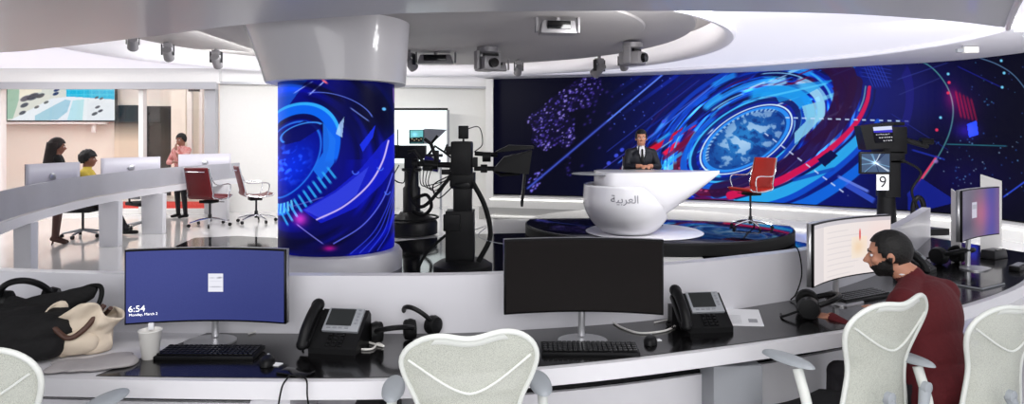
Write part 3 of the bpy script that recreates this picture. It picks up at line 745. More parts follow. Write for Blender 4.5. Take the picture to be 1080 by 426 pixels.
# ---------------- swivel chairs with leather shells
def make_leather_chair(name, label, leather, seat_h, loc, rz, group=None):
    t = thing(name, label, 'chair', loc, rz, group)
    for k in range(5):
        a = 2 * PI * k / 5 + .3; d = V((math.cos(a), math.sin(a), 0))
        lg = MB().tube([d * .03 + V((0, 0, .13)), d * .16 + V((0, 0, .115)), d * .32 + V((0, 0, .075))], [.022, .018, .013], 8).build('leg', 'chrome', t)
        MB().cone(d * .33 + V((-.012 * d.y, .012 * d.x, .03)), d * .33 + V((.012 * d.y, -.012 * d.x, .03)), .029, seg=14).build('caster', 'black', lg)
    MB().cone((0, 0, .08), (0, 0, .2), .03).cone((0, 0, .2), (0, 0, seat_h - .05), .017).build('gas_lift', 'dark_metal', t)
    MB().box((0, -.02, seat_h - .055), (.24, .2, .05), bev=.012).box((.18, .02, seat_h - .06), (.16, .015, .012)).build('tilt_mechanism', 'black', t)
    W = .235
    def shell(u, v):
        x = (2 * u - 1) * W * (1 - .10 * max(0, v - .5))
        if v < .42: q = v / .42; y = .24 - .42 * q; z = seat_h + .02 - .03 * math.sin(q * PI) + .02 * (q < .02)
        elif v < .55: q = (v - .42) / .13; a = q * PI / 2; y = -.18 - .07 * math.sin(a); z = seat_h + .01 + .09 * (1 - math.cos(a))
        else: q = (v - .55) / .45; y = -.25 - .10 * q; z = seat_h + .10 + .42 * q
        return V((x, y - .03 * 0 + .025 * ((2 * u - 1) ** 2) * (v > .5), z))
    cut = int(40 * .46)
    mb = MB(); mb.grid(lambda u, v: shell(u, v * .47), 13, 18); mb.build('seat', leather, t, solid=.035)
    mb = MB(); mb.grid(lambda u, v: shell(u, .47 + v * .53), 13, 20); mb.build('backrest', leather, t, solid=.03)
    for s_ in (-1, 1):
        pts = [shell((1 + s_) / 2, k / 24) + V((s_ * .012, 0, 0)) for k in range(25)]
        MB().tube(pts, .012, 8).build('side_rail', 'chrome', t)
        b0 = shell((1 + s_) / 2, .84); f0 = shell((1 + s_) / 2, .12)
        ap = crom([b0 + V((s_ * .02, 0, 0)), V((s_ * .28, -.2, seat_h + .24)), V((s_ * .285, .10, seat_h + .235)), V((s_ * .28, .16, seat_h + .17)), f0 + V((s_ * .02, .0, -.01))], 6)
        MB().tube(ap, .010, 8).build('armrest', 'chrome', t)
    MB().tube([shell(.1, .93) + V((0, -.03, 0)), shell(.5, .93) + V((0, -.045, 0)), shell(.9, .93) + V((0, -.03, 0))], .009, 8).build('crossbar', 'chrome', t)
    return t
make_leather_chair('swivel_chair', 'orange-red leather swivel chair standing empty on the navy stage platform', 'orange_leather', .62, (3.84, 10.75, .2), 2.0)
rc = make_leather_chair('swivel_chair', 'maroon swivel chair with wide chrome star base in front of the third desk leg', 'red_leather', .47, (-5.68, 12.55, 0), -.25, 'maroon swivel chairs by the white counter')
rc.scale = (1.12,) * 3
dup(rc, (-5.02, 13.1, 0), -1.0, 'maroon swivel chair nearest the blue column, turned sideways', scale=1.12)
presch = make_leather_chair('swivel_chair', 'dark red leather chair the suited presenter sits on behind his desk', 'red_leather', .62, (2.12, 11.0, .2), PI)

# ================================================================== LEFT COUNTER (far desk)
cp = crom([V((-4.35, 5.2, 0)), V((-5.10, 6.6, 0)), V((-5.65, 8.1, 0)), V((-6.02, 9.75, 0)), V((-6.10, 11.8, 0)), V((-5.80, 13.5, 0)), V((-5.68, 14.0, 0))], 8)
cb = [q + V((-.78, .12, 0)) for q in cp]
ct = thing('counter_desk', 'long curved white counter desk with frosted screens along the left side', 'desk')
MB().prism(cp + cb[::-1], .70, .81).build('worktop', 'desk_white', ct, smooth=False)
inn = [q + V((-.03, 0, 0)) for q in cp]; inn2 = [q + V((-.05, 0, 0)) for q in cp]
MB().prism(inn + inn2[::-1], .82, 1.13).build('privacy_screen', 'frost', ct, smooth=False)
for (x, y, w) in ((26, 299, 18), (100.5, 261, 20), (174, 246, 22), (247.5, 232.5, 16)):
    q = gp(x, y); i = min(range(len(cp)), key=lambda k: (cp[k] - q).length); q = cp[i]
    ww = w / F * q.y
    MB().box((q.x - .10, q.y + .02, .35), (ww, .12, .70), bev=.01, taper=1.06).build('leg', 'desk_white', ct)
# monitors on that counter, backs to us
def make_back_monitor(pl, pr, zt, label, first=None):
    c = (pl + pr) / 2; w = .80; ang = math.atan2((pr - pl).y, (pr - pl).x)
    if first:
        r = dup(first, (c.x, c.y, .812), ang, label); r.scale = ((pr - pl).length / w, 1, 1); return r
    t = thing('desk_monitor', label, 'monitor', (c.x, c.y, .812), ang, 'monitors on the far counter')
    h = .36; z0 = .16
    def f(u, v): return V(((u - .5) * w, -.05 * (1 - (2 * u - 1) ** 2) * -1 - .03, z0 + h * v))
    MB().grid(f, 17, 3).build('housing', 'monitor_back', t, solid=.03)
    MB().grid(lambda u, v: f(u, v) + V((0, .022, 0)), 17, 3).build('screen', 'dark_screen', t, solid=.006)
    MB().lathe([(.045, 0), (.045, .02), (.03, .028)], (0, 0, z0 + h / 2), 20, Matrix.Rotation(PI / 2, 3, 'X')).build('emblem', 'silver', t)
    MB().cone((0, .04, .01), (0, .03, z0 + .08), .018).build('stem', 'silver', t); MB().lathe([(.12, 0), (.12, .008), (.02, .014)], (0, .04, 0), 24).build('base', 'silver', t)
    return t
ln = lambda x, Y: V(((x - 540) / F * Y, Y, 0))
mo = make_back_monitor(ln(23, 8.5), ln(84, 9.35), 1.33, 'pale grey monitor back in front of the long-haired woman')
make_back_monitor(ln(106, 10.9), ln(168, 11.7), 1.33, 'pale grey monitor back beside the seated person in yellow', mo)
make_back_monitor(ln(188, 13.1), ln(243, 13.75), 1.33, 'pale grey monitor back in front of the man in checked shirt', mo)
# simple task chairs behind the counter
def far_chair(loc, rz, label, first=None, back='mid_grey'):
    if first: return dup(first, loc, rz, label)
    t = thing('office_chair', label, 'chair', loc, rz, 'grey chairs behind the far counter')
    for k in range(5):
        a = 2 * PI * k / 5; d = V((math.cos(a), math.sin(a), 0))
        lg = MB().tube([d * .03 + V((0, 0, .12)), d * .30 + V((0, 0, .07))], [.025, .015], 8).build('leg', 'silver_paint', t)
        MB().cone(d * .30 + V((-.02 * d.y, .02 * d.x, .032)), d * .30 + V((.02 * d.y, -.02 * d.x, .032)), .031, seg=14).build('caster', 'black', lg)
    MB().cone((0, 0, .1), (0, 0, .43), .02).build('gas_lift', 'dark_metal', t)
    MB().box((0, 0, .46), (.48, .46, .07), bev=.03).build('seat', 'seat_grey', t)
    MB().grid(lambda u, v: V(((2 * u - 1) * (.22 + .02 * math.sin(PI * v)) * min(1, math.sqrt(max(0, 1 - max(0, (v - .8) / .2) ** 2)) + .35), -.24 - .05 * v + .05 * (2 * u - 1) ** 2, .56 + .46 * v)), 13, 14).build('backrest', back, t, solid=.03)
    MB().tube([(0, -.1, .44), (0, -.26, .5), (0, -.27, .7)], .02, 8).build('back_support', 'dark_metal', t)
    return t
fc = far_chair((-6.55, 7.6, 0), -2.0, 'grey round-backed chair at the far left end of the counter')
far_chair((-7.2, 11.2, 0), -1.5, 'chair the person in yellow sits on behind the counter', fc)
far_chair((-6.75, 12.25, 0), -.6, 'empty chair between the third counter leg and the checked-shirt man', fc)

# ================================================================== STUDIO CAMERAS ON PEDESTALS
def box(t, nm, c, d, m='black', rot=None, bev=.01): return MB().box(c, d, rot=rot, bev=bev).build(nm, m, t)
# -- A: pedestal with round skirt (behind), facing away to the right
def camera_a():
    t = thing('studio_camera', 'studio camera on a round-skirted pedestal right beside the blue column', 'camera', (-1.72, 11.45, 0))
    MB().lathe([(.44, .03), (.44, .22), (.40, .27), (.22, .36), (.19, .40)], seg=48).build('skirt', 'black', t)
    MB().lathe([(.15, .38), (.15, .80), (.12, .84), (.12, 1.08), (.17, 1.10), (.17, 1.14)], seg=32).build('column', 'black', t)
    MB().tube([V((.45 * math.cos(a), .45 * math.sin(a), .30)) for a in [2 * PI * k / 40 for k in range(40)]], .018, 8, closed=True).build('bumper_ring', 'black_rubber', t)
    box(t, 'pan_head', (0, 0, 1.22), (.22, .26, .18)); bd = box(t, 'camera_body', (-.02, 0, 1.42), (.52, .26, .22))
    box(t, 'viewfinder', (-.30, -.05, 1.46), (.16, .2, .16))
    MB().cone((.22, -.05, 1.24), (.48, -.05, 1.18), .13, .11, 24).build('lens', 'violet_lens', t)
    box(t, 'lens_rail', (.28, 0, 1.36), (.5, .12, .05), 'dark_metal')
    hd = MB().add([(-.02, -.2, 1.54), (.22, -.2, 1.54), (.22, -.2, 1.80), (.0, -.2, 1.80), (-.02, .2, 1.54), (.22, .2, 1.54), (.22, .2, 1.80), (.0, .2, 1.80)], [])
    mb = MB(); mb.box((.10, -.08, 1.68), (.26, .05, .24), bev=.01); mb.build('monitor', 'black', t)
    pp = Paint(*np.meshgrid(np.linspace(0, 40, 40), np.linspace(0, 30, 30)), (.45, .78, .80)); pp.poly([(0, 18), (40, 16), (40, 30), (0, 30)], (.10, .10, .10)); pp.glow(14, 10, 8, 5, (.2, .2, .3))
    for k in range(5): pp.disc(6 + 7 * k, 21 + (k % 2) * 3, 2.6, 1.6, 0, (.8, .75, .6), .9, .4)
    picture_mesh('monitor_screen', flat_grid((-.01, -.11, 1.79), (.21, -.11, 1.79), (-.01, -.11, 1.58), 40, 30), pp.C, M_SCR, t)
    mb = MB(); mb.add([V(q) for q in ((.23, -.12, 1.82), (.62, -.18, 1.80), (.36, -.12, 1.56), (.23, -.12, 1.56))], [(0, 1, 2, 3)]); mb.build('prompter_hood', 'mid_grey', t, solid=.02, smooth=False)
    MB().tube([(.26, .05, 1.34), (.40, 0, 1.52), (.56, -.05, 1.42), (.62, -.05, 1.55)], .022, 8).tube([(.56, -.05, 1.42), (.70, 0, 1.30), (.66, 0, 1.1)], .018, 8).build('support_arm', 'black', t)
    MB().tube(crom([V((-.2, -.1, 1.2)), V((-.30, -.1, .98)), V((-.12, -.15, .9)), V((-.1, -.1, 1.1))], 6), .010, 6).tube(crom([V((.05, -.17, .62)), V((.28, -.2, .7)), V((.36, -.2, .50)), V((.22, -.2, .36)), V((.05, -.17, .42))], 6), .03, 8).build('cable', 'black_rubber', t)
    box(t, 'antenna', (-.24, 0, 1.66), (.02, .02, .3)); box(t, 'battery', (-.42, 0, 1.38), (.1, .16, .2))
    return t
camera_a()
def camera_b():
    t = thing('studio_camera', 'tall black studio camera rig in the middle, prompter reaching toward the presenter', 'camera', (-.60, 8.15, 0))
    MB().lathe([(.36, .03), (.36, .13), (.28, .18), (.16, .2)], seg=40).build('base', 'black', t)
    for k in range(3):
        a = 2 * PI * k / 3 + .5; MB().cone((.3 * math.cos(a) - .03, .3 * math.sin(a), .06), (.3 * math.cos(a) + .03, .3 * math.sin(a), .06), .06, seg=16).build('wheel', 'black_rubber', t)
    box(t, 'lower_column', (-.03, 0, .48), (.34, .30, .62)); box(t, 'upper_column', (.0, 0, .92), (.22, .22, .34)); box(t, 'control_box', (-.12, -.17, .66), (.2, .08, .2))
    box(t, 'pan_head', (0, 0, 1.17), (.3, .26, .16)); box(t, 'camera_body', (-.01, 0, 1.43), (.25, .34, .40), bev=.02)
    for (c_, d_) in (((-.16, -.05, 1.52), (.08, .12, .10)), ((.15, -.1, 1.38), (.07, .10, .12)), ((-.20, -.08, 1.26), (.10, .08, .06)), ((-.32, -.04, 1.44), (.06, .06, .16)), ((-.42, -.05, 1.30), (.12, .05, .05))): box(t, 'module', c_, d_, bev=.006)
    MB().lathe([(.15, 0), (.16, .02), (.16, .05), (.15, .07)], (0, 0, 1.06), 28).build('collar_ring', 'black', t)
    MB().tube([(-.30, -.05, 1.36), (-.38, -.08, 1.60), (-.46, -.08, 1.66)], .022, 8).tube([(-.38, -.08, 1.60), (-.30, -.08, 1.70)], .016, 8).tube([(-.46, -.04, 1.36), (-.58, -.08, 1.52), (-.66, -.08, 1.50)], .022, 8).build('control_arm', 'black', t)
    for k_ in range(4): MB().tube(crom([V((-.12, -.15, 1.30 - .04 * k_)), V((-.26 - .04 * k_, -.2, 1.02 + .03 * k_)), V((-.40 - .03 * k_, -.16, 1.12)), V((-.36 - .05 * k_, -.1, 1.34))], 6), .006, 6).build('cable', 'black_rubber', t)
    box(t, 'talkback_box', (.01, -.04, 1.74), (.12, .08, .16)); MB().cone((.01, -.04, 1.62), (.01, -.04, 1.68), .012).build('talkback_stem', 'black', t)
    MB().cone((-.12, -.02, 1.34), (-.62, -.02, 1.36), .035, .03).cone((-.3, -.02, 1.34), (-.46, -.02, 1.35), .055, .055).cone((-.55, -.02, 1.36), (-.60, -.02, 1.36), .06, .06).build('zoom_rod', 'black', t)
    MB().cone((.14, -.05, 1.30), (.42, -.05, 1.30), .028).cone((.14, .1, 1.48), (.42, .1, 1.46), .028).cone((.22, -.05, 1.30), (.30, -.05, 1.30), .05).cone((.24, 0, 1.44), (.34, 0, 1.44), .06).build('rail', 'black', t)
    mb = MB()   # prompter hood: wedge box
    mb.add([V(q) for q in ((.36, -.2, 1.28), (.80, -.24, 1.24), (.84, -.24, 1.52), (.50, -.2, 1.44), (.36, .2, 1.28), (.80, .24, 1.24), (.84, .24, 1.52), (.50, .2, 1.44))],
           [(0, 1, 2, 3), (7, 6, 5, 4), (0, 4, 5, 1), (1, 5, 6, 2), (2, 6, 7, 3), (3, 7, 4, 0)]); mb.build('prompter_hood', 'black', t, smooth=False)
    mb = MB(); mb.add([V(q) for q in ((.40, -.22, 1.50), (.56, -.22, 1.58), (.86, -.25, 1.57), (.86, -.25, 1.545), (.56, .22, 1.58), (.86, .25, 1.57), (.40, .22, 1.50))], [(0, 1, 2, 3), (1, 4, 5, 2), (0, 6, 4, 1)]); mb.build('hood_flap', 'black', t, solid=.012, smooth=False)
    box(t, 'prompter_screen', (.74, -.02, 1.08), (.03, .36, .46), rot=Matrix.Rotation(.10, 3, 'Y'))
    for s_ in (-1, 1): MB().tube([(.36, s_ * .1, 1.30), (.46, s_ * .1, 1.22), (.70, s_ * .1, 1.24)], .018, 8).build('bracket', 'black', t)
    MB().tube(crom([V((-.14, -.1, 1.2)), V((-.45, -.2, .86)), V((-.62, -.1, .98)), V((-.60, -.05, 1.30)), V((-.5, 0, 1.38))], 8), .022, 8).build('hose', 'black_rubber', t)
    MB().tube(crom([V((.12, -.1, 1.15)), V((.28, -.2, .85)), V((.34, -.2, .5)), V((.2, -.2, .2))], 8), .03, 8).build('hose', 'black_rubber', t)
    MB().tube(crom([V((-.1, -.15, 1.1)), V((-.28, -.15, .95)), V((-.35, -.1, 1.1)), V((-.15, -.1, 1.22))], 8), .008, 6).build('cable', 'black_rubber', t)
    MB().tube(crom([V((-.2, -.1, .5)), V((-.42, -.2, .3)), V((-.55, -.2, .05))], 8), .02, 6).build('cable', 'black_rubber', t)
    MB().tube(crom([V((.05, -.04, 1.78)), V((.2, -.04, 1.80)), V((.24, -.04, 1.6)), V((.14, -.04, 1.5))], 8), .006, 6).build('cable', 'black_rubber', t)
    MB().tube(crom([V((.1, -.12, .55)), V((.3, -.2, .62)), V((.2, -.2, .5)), V((.5, -.25, .42)), V((.9, -.3, .45))], 6), .005, 6).build('thin_cable', 'mid_grey', t)
    return t
camera_b()
def camera_c():
    c = gp(938, 249)
    t = thing('studio_camera', 'black studio camera with prompter text and a number 9 card hanging below', 'camera', (c.x, c.y, 0))
    k = c.y / F
    MB().add([], [])
    mb = MB(); mb.prism([V((-.30, -.35, 0)), V((.95, -.1, 0)), V((.55, .5, 0)), V((-.2, .4, 0))], .03, .14); mb.build('base', 'black', t, smooth=False)
    MB().cone((-.05, 0, .12), (-.05, 0, .75), .16, .13, 24).build('lower_column', 'black', t)
    box(t, 'upper_column', (-.02, 0, .98), (.26, .3, .62)); box(t, 'pan_head', (.02, 0, 1.34), (.32, .3, .2)); box(t, 'camera_body', (0.02, .05, 1.62), (.40, .4, .46), bev=.02)
    box(t, 'top_handle', (.1, .05, 1.90), (.34, .08, .06)); MB().cone((.15, 0, 1.66), (.62, -.05, 1.52), .05, .045).cone((.5, -.04, 1.60), (.7, -.05, 1.60), .07, .05).build('viewfinder', 'black', t)
    mb = MB(); mb.add([V(q) for q in ((-.52, -.25, 1.46), (-.10, -.25, 1.50), (-.08, -.25, 1.92), (-.62, -.25, 1.86), (-.42, .2, 1.46), (-.10, .2, 1.50), (-.08, .2, 1.92), (-.5, .2, 1.86))],
                      [(0, 1, 2, 3), (7, 6, 5, 4), (0, 4, 5, 1), (1, 5, 6, 2), (2, 6, 7, 3), (3, 7, 4, 0)]); mb.build('prompter_hood', 'black', t, smooth=False)
    sc = Paint(*np.meshgrid(np.linspace(0, 60, 90), np.linspace(0, 40, 60)), (.03, .03, .05))
    sc.poly([(0, 0), (60, 0), (60, 9), (0, 9)], (.85, .88, .98)); sc.poly([(0, 9), (60, 9), (60, 16), (0, 14)], (.25, .22, .80))
    for (a, b, y) in ((6, 50, 20), (14, 56, 28), (26, 54, 36)):
        x = a
        while x < b:
            w = random.uniform(2, 6); sc.line((x, y + random.uniform(-.8, .8)), (x + w, y + random.uniform(-.8, .8)), 2.6, (.93, .93, .95)); x += w + 2
    picture_mesh('prompter_screen', flat_grid((-.42, -.265, 1.84), (-.11, -.265, 1.86), (-.38, -.265, 1.58), 90, 60), sc.C, M_SCR, t)
    mo_ = box(t, 'monitor', (-.40, -.28, 1.25), (.52, .05, .36))
    sc = Paint(*np.meshgrid(np.linspace(0, 60, 90), np.linspace(0, 40, 60)), (.30, .38, .50))
    for k_ in range(14):
        a = random.uniform(0, 6.28); sc.line((30, 20), (30 + 40 * math.cos(a), 20 + 26 * math.sin(a)), 1.8, random.choice([(.9, .95, 1), (.1, .15, .3), (.5, .7, .85)]), .8)
    sc.glow(30, 20, 8, 5, (.5, .5, .5)); picture_mesh('monitor_screen', flat_grid((-.63, -.309, 1.40), (-.17, -.309, 1.40), (-.63, -.309, 1.10), 90, 60), sc.C, M_SCR, t)
    cd = MB().box((-.28, -.30, .93), (.20, .008, .26)).build('number_card', 'paper', t, smooth=False)
    text_obj('9', .27, 'numeral', 'ink', cd, lambda q: V((-.28 + q.x, -.306 - q.z, .93 + q.y)), .001)
    MB().tube([V((.34 + .09 * math.cos(a), -.25, .46 + .22 * math.sin(a))) for a in [2 * PI * i / 28 for i in range(28)]], .04, 10, closed=True).build('steering_ring', 'black', t)
    MB().tube(crom([V((.1, -.2, 1.3)), V((.35, -.3, 1.1)), V((.2, -.3, .8)), V((.3, -.3, .5))], 6), .02, 6).build('cable', 'black_rubber', t)
    return t
camera_c()

# ================================================================== CEILING FIXTURES
def fixture_box(loc, rz, label, w=.5, first=None):
    t = thing('light_fixture', label, 'light fixture', loc, rz, 'grey fixtures in the ceiling recess')
    MB().box((0, 0, -.12), (w, .24, .16), bev=.02, taper=.85).build('housing', 'fixture_grey', t)
    MB().box((0, -.118, -.10), (w * .62, .02, .10), bev=.004).build('window', 'black_gloss', t)
    for s_ in (-1, 1): MB().box((s_ * (w / 2 + .03), 0, -.08), (.03, .08, .2), bev=.005).build('bracket', 'fixture_grey', t)
    MB().cone((0, 0, -.05), (0, 0, .02), .03).build('mount', 'fixture_grey', t)
    return t
def fixture_spot(loc, rz, label, s=1., first=None):
    if first: return dup(first, loc, rz, label, scale=s)
    t = thing('spotlight', label, 'spotlight', loc, rz, 'small spotlights around the ceiling recess')
    MB().box((0, 0, -.02), (.10, .08, .06), bev=.01).cone((0, 0, -.02), (0, 0, .05), .02).build('mount', 'fixture_grey', t)
    R = Matrix.Rotation(1.0, 3, 'X')
    MB().cone(R @ V((0, 0, .07)) + V((0, 0, -.12)), R @ V((0, 0, -.11)) + V((0, 0, -.12)), .055, .065, 20).build('barrel', 'fixture_grey', t)
    MB().cone(R @ V((0, 0, -.108)) + V((0, 0, -.12)), R @ V((0, 0, -.118)) + V((0, 0, -.12)), .05, .05, 20).build('lens', 'black_gloss', t)
    for q in (-1, 1): MB().box((q * .07, 0, -.08), (.012, .05, .14)).build('yoke', 'dark_metal', t)
    t.scale = (s,) * 3
    return t
def robo_cam(loc, rz, label, s=1.):
    t = thing('robotic_camera', label, 'robotic camera', loc, rz, 'robotic cameras in the ceiling recess')
    MB().lathe([(.13, 0), (.13, -.06), (.09, -.08)], seg=24).cone((0, 0, -.02), (0, 0, .008), .04).build('base', 'fixture_grey', t)
    for q in (-1, 1): MB().box((q * .14, 0, -.16), (.04, .10, .22), bev=.01).build('yoke', 'fixture_grey', t)
    MB().box((0, 0, -.2), (.22, .30, .17), bev=.03).build('head', 'fixture_grey', t); MB().cone((0, -.14, -.2), (0, -.20, -.2), .06, .055, 20).build('lens', 'black_gloss', t)
    MB().box((.02, -.05, -.10), (.2, .03, .05)).build('tray_or_shade', 'black', t)
    t.scale = (s,) * 3; return t
def cpt(x, y, z): return gp(x, y, z)
ZR = 3.18
q = cpt(588, 27, 3.05); robo_b = fixture_box((q.x, q.y, 3.14), .1, 'boxy grey projector with black window, highest in the recess above the presenter', .46)
q = cpt(452, 58, 2.98); fixture_box((q.x, 11.6, 3.14), 0, 'long grey box fixture with black window just right of the column collar', .62)
q = cpt(514, 50, 2.98); robo_cam((at(514, 50, 10.9).x, 10.9, 3.14), .5, 'robotic camera cluster above the gap between column and video wall', 1.35)
q = at(520, 66, 12.2); fixture_box((q.x, 12.6, 3.12), .1, 'grey box fixture hanging lowest, beside the robotic camera cluster', .5)
q = at(667, 38, 10.4); robo_cam((q.x, 10.4, 3.14), .9, 'upright robotic camera near the right tip of the recess', 1.2)
sp = fixture_spot((at(632, 58, 12.4).x, 12.4, 3.12), .6, 'spotlight above the presenter, second from the right tip of recess', 1.5)
for (x, D, z, rz, s, lb) in ((657, 12.0, 3.14, -.4, 1.2, 'spotlight closest to the upright robotic camera'), (547, 13.0, 3.14, .2, 1.2, 'spotlight above the video wall top left corner'), (432, 11.4, 3.1, -.5, 1.3, 'spotlight touching the right side of the column collar'),
                             (140, 9.2, 3.12, .5, 1.1, 'spotlight at the left tip of the recess'), (177, 10.3, 3.12, .3, 1.2, 'spotlight middle of three left of the column collar'), (228, 11.2, 3.12, .1, 1.3, 'spotlight nearest the left side of the column collar')):
    fixture_spot(((x - 540) / F * D, D, z), rz, lb, s, sp)
q = gp(1034, 61, 3.0)
t = thing('small_camera', 'small white camera bracket under the soffit above the right part of video wall', 'camera', (7.0, 10.2, 3.06))
MB().box((0, 0, -.05), (.22, .1, .10), bev=.02).build('body', 'white_plastic', t); MB().box((-.16, 0, -.06), (.10, .06, .06), bev=.01).cone((-.1, 0, -.02), (-.1, 0, .04), .02).build('bracket', 'mid_grey', t)
t = thing('wall_hook', 'small grey bracket on the soffit at the far right edge', 'bracket', (6.35, 8.35, 3.08))
MB().box((0, 0, -.06), (.14, .05, .06), bev=.01).cone((0, 0, -.05), (0, 0, .05), .015).tube([(.05, 0, -.06), (.08, -.04, -.12), (.02, -.05, -.15)], .012, 6).build('clip', 'mid_grey', t)

# ================================================================== FOREGROUND DESK
FE = crom([V((-3.6, 2.95, 0)), V((-2.6, 2.72, 0)), V((-1.66, 2.64, 0)), V((-.52, 2.62, 0)), V((.08, 2.74, 0)), V((.66, 2.91, 0)), V((1.62, 3.27, 0)), V((2.41, 3.66, 0)), V((3.41, 4.40, 0)), V((4.25, 5.4, 0))], 12)
BE = crom([V((-3.7, 3.60, 0)), V((-2.7, 3.38, 0)), V((-1.8, 3.27, 0)), V((-.5, 3.24, 0)), V((.09, 3.31, 0)), V((.74, 3.48, 0)), V((1.4, 3.78, 0)), V((1.95, 4.12, 0)), V((2.85, 4.95, 0)), V((3.95, 6.3, 0))], 12)
desk = thing('studio_desk', 'long curved white desk with black top running across the foreground', 'desk')
ZD = .74
MB().prism(FE + BE[::-1], ZD - .075, ZD - .004).build('worktop', 'desk_white', desk, smooth=False)
k0 = next(i for i, q in enumerate(FE) if q.x > -1.66); k0b = next(i for i, q in enumerate(BE) if q.x > -1.55)
fi = [q + (BE[min(i, len(BE) - 1)] - q).normalized() * .035 for i, q in enumerate(FE)]
bi = [q - (q - FE[min(i, len(FE) - 1)]).normalized() * .004 for i, q in enumerate(BE)]
MB().prism(fi[k0:] + bi[k0b:][::-1], ZD - .003, ZD).build('black_top', 'desk_black', desk, smooth=False)
bo = offset_line(BE, .07)
MB().prism(BE + bo[::-1], .0, 1.02).build('back_panel', 'panel_white', desk, smooth=False)
def mid(i, f): return FE[i].lerp(BE[i], f)
def kx(x): return min(range(len(FE)), key=lambda i: abs(FE[i].x - x))
sh = [(kx(-2.4), kx(-1.05)), (kx(-.35), kx(.93)), (kx(1.08), kx(2.35))]
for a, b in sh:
    l1 = [mid(i, .42) for i in range(a, b + 1)]; l2 = [mid(i, .46) for i in range(a, b + 1)]
    MB().prism(l1 + l2[::-1], .03, .545).build('modesty_panel', 'desk_white', desk, smooth=False)
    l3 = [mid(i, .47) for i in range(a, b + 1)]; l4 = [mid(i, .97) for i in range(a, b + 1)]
    MB().prism(l3 + l4[::-1], .535, .555).build('tray_or_shade', 'black', desk, smooth=False)  # black sheet added to paint the dark shade gap below the worktop
for x in (-2.45, -1.0, 1.06, 2.42):
    i = kx(x); q = mid(i, .5); d = (BE[i] - FE[i]); tn = math.atan2(d.y, d.x) - PI / 2
    MB().box((q.x, q.y, .32), (.16 if x != 1.06 else .23, .50, .64), rot=Matrix.Rotation(tn, 3, 'Z'), bev=.008).build('leg', 'panel_white' if x != 1.06 else 'mid_grey', desk)
pt = thing('computer_tower', 'black computer tower under the desk between telephone and centre chair', 'computer', (-.62, 3.0, 0), .05)
MB().box((0, 0, .24), (.20, .42, .46), bev=.01).build('case', 'black', pt); MB().box((0, -.212, .40), (.16, .006, .06)).build('drive_panel', 'dark_metal', pt)

# ---------------- curved monitors
def make_monitor(label, c, yaw, zbot, ztop, w, paint=None, base='round', bezel='black', edge='silver', scr='dark_screen', tilt=0., group=None, curve=.055):
    t = thing('curved_monitor', label, 'monitor', (c[0], c[1], ZD + .001), yaw, group)
    z0, h = zbot - ZD, ztop - zbot
    def f(u, v, dy=0., m=0.): return V(((u - .5) * (w - 2 * m), -curve * (2 * u - 1) ** 2 + dy, z0 + m + (h - 2 * m) * v))
    R = lambda q: V((q.x, q.y + (q.z - z0) * tilt, q.z))
    MB().grid(lambda u, v: R(f(u, v, .022)), 33, 3).build('housing', edge, t, solid=.028, smooth=True)
    MB().grid(lambda u, v: R(f(u, v, .004)), 33, 3).build('bezel', bezel, t, solid=.010)
    nu, nv = 300, 140
    if paint:
        u = np.linspace(0, 1, nu)[None] + np.zeros((nv, 1)); v = np.linspace(1, 0, nv)[:, None] + np.zeros((1, nu)); m = .008
        P = np.stack([(u - .5) * (w - 2 * m), -curve * (2 * u - 1) ** 2 - .0025 + (m + (h - 2 * m) * v) * tilt, z0 + m + (h - 2 * m) * v], -1)
        picture_mesh('screen', P, paint(u * 100, (1 - v) * 100 * h / w), M_SCR, t)
    else:
        MB().grid(lambda u, v: R(f(u, v, -.002, .008)), 33, 3).build('screen', scr, t)
    MB().box((0, .035 + h * .5 * tilt, z0 + h * .35), (.16, .05, .16), bev=.015).build('hub', 'silver_paint', t)
    MB().tube([(0, .055, .012), (0, .055, z0 * .6), (0, .04, z0 + h * .35)], .017, 10).build('stem', 'silver', t)
    mb = MB(); n_ = 48; pl = []
    for k in range(n_):
        a = 2 * PI * k / n_; rr = (.115 if base == 'round' else .13); y = math.sin(a) * .10
        pl.append(V((math.cos(a) * rr, .0 + (y if y > -.06 else -.06 - (abs(y) - .06) * .3), 0)))
    mb.prism(pl, 0, .008); mb.build('base', 'silver', t)
    return t
def text_on(body, size, x, z, parent, w, h, curve, z0):
    def fn(q):
        X_ = x + q.x; u = X_ / w; return V((X_, -curve * (2 * u) ** 2 - .006 - q.z * .1, z + q.y))
    o = text_obj(body, size, 'screen_text', 'text_white', parent, fn, .0002); return o
W0 = .73
def paint_lock(U, Vv):
    p = Paint(U, Vv, (.235, .265, .50)); p.glow(15, 8, 60, 30, (.03, .03, .05)); p.glow(90, 45, 50, 25, (-.03, -.03, -.03))
    n_ = vnoise(U * 3, Vv * 3, 41); p.add(n_ * .02, (1, 1, 1))
    p.poly([(48.5, 16), (58.5, 16), (58.5, 28), (48.5, 28)], (.93, .93, .97)); p.line((50, 18.8), (52.5, 18.8), .5, (.7, .7, .75)); p.line((55, 18.8), (57, 18.6), .9, (.45, .45, .5)); p.line((50, 24.8), (57, 24.8), .5, (.65, .65, .7))
    p.line((50, 21), (57, 21), .4, (.85, .85, .9))
    return p.C
mA = make_monitor('wide curved monitor with blue lock screen reading 6:54', ((222 - 540) / F * 3.10, 3.10), .02, .837, 1.178, W0, paint_lock)
l = 0.
zoff = .837 - ZD
text_on('6:54', .040, -W0 / 2 + .051, .070 + zoff, mA, W0, .34, .055, zoff)
text_on('Monday, March 2', .0165, -W0 / 2 + .078, .044 + zoff, mA, W0, .34, .055, zoff)
make_monitor('wide curved monitor switched off, dark screen in the middle of the desk', ((614.5 - 540) / F * 3.11, 3.11), -.01, .878, 1.222, W0)
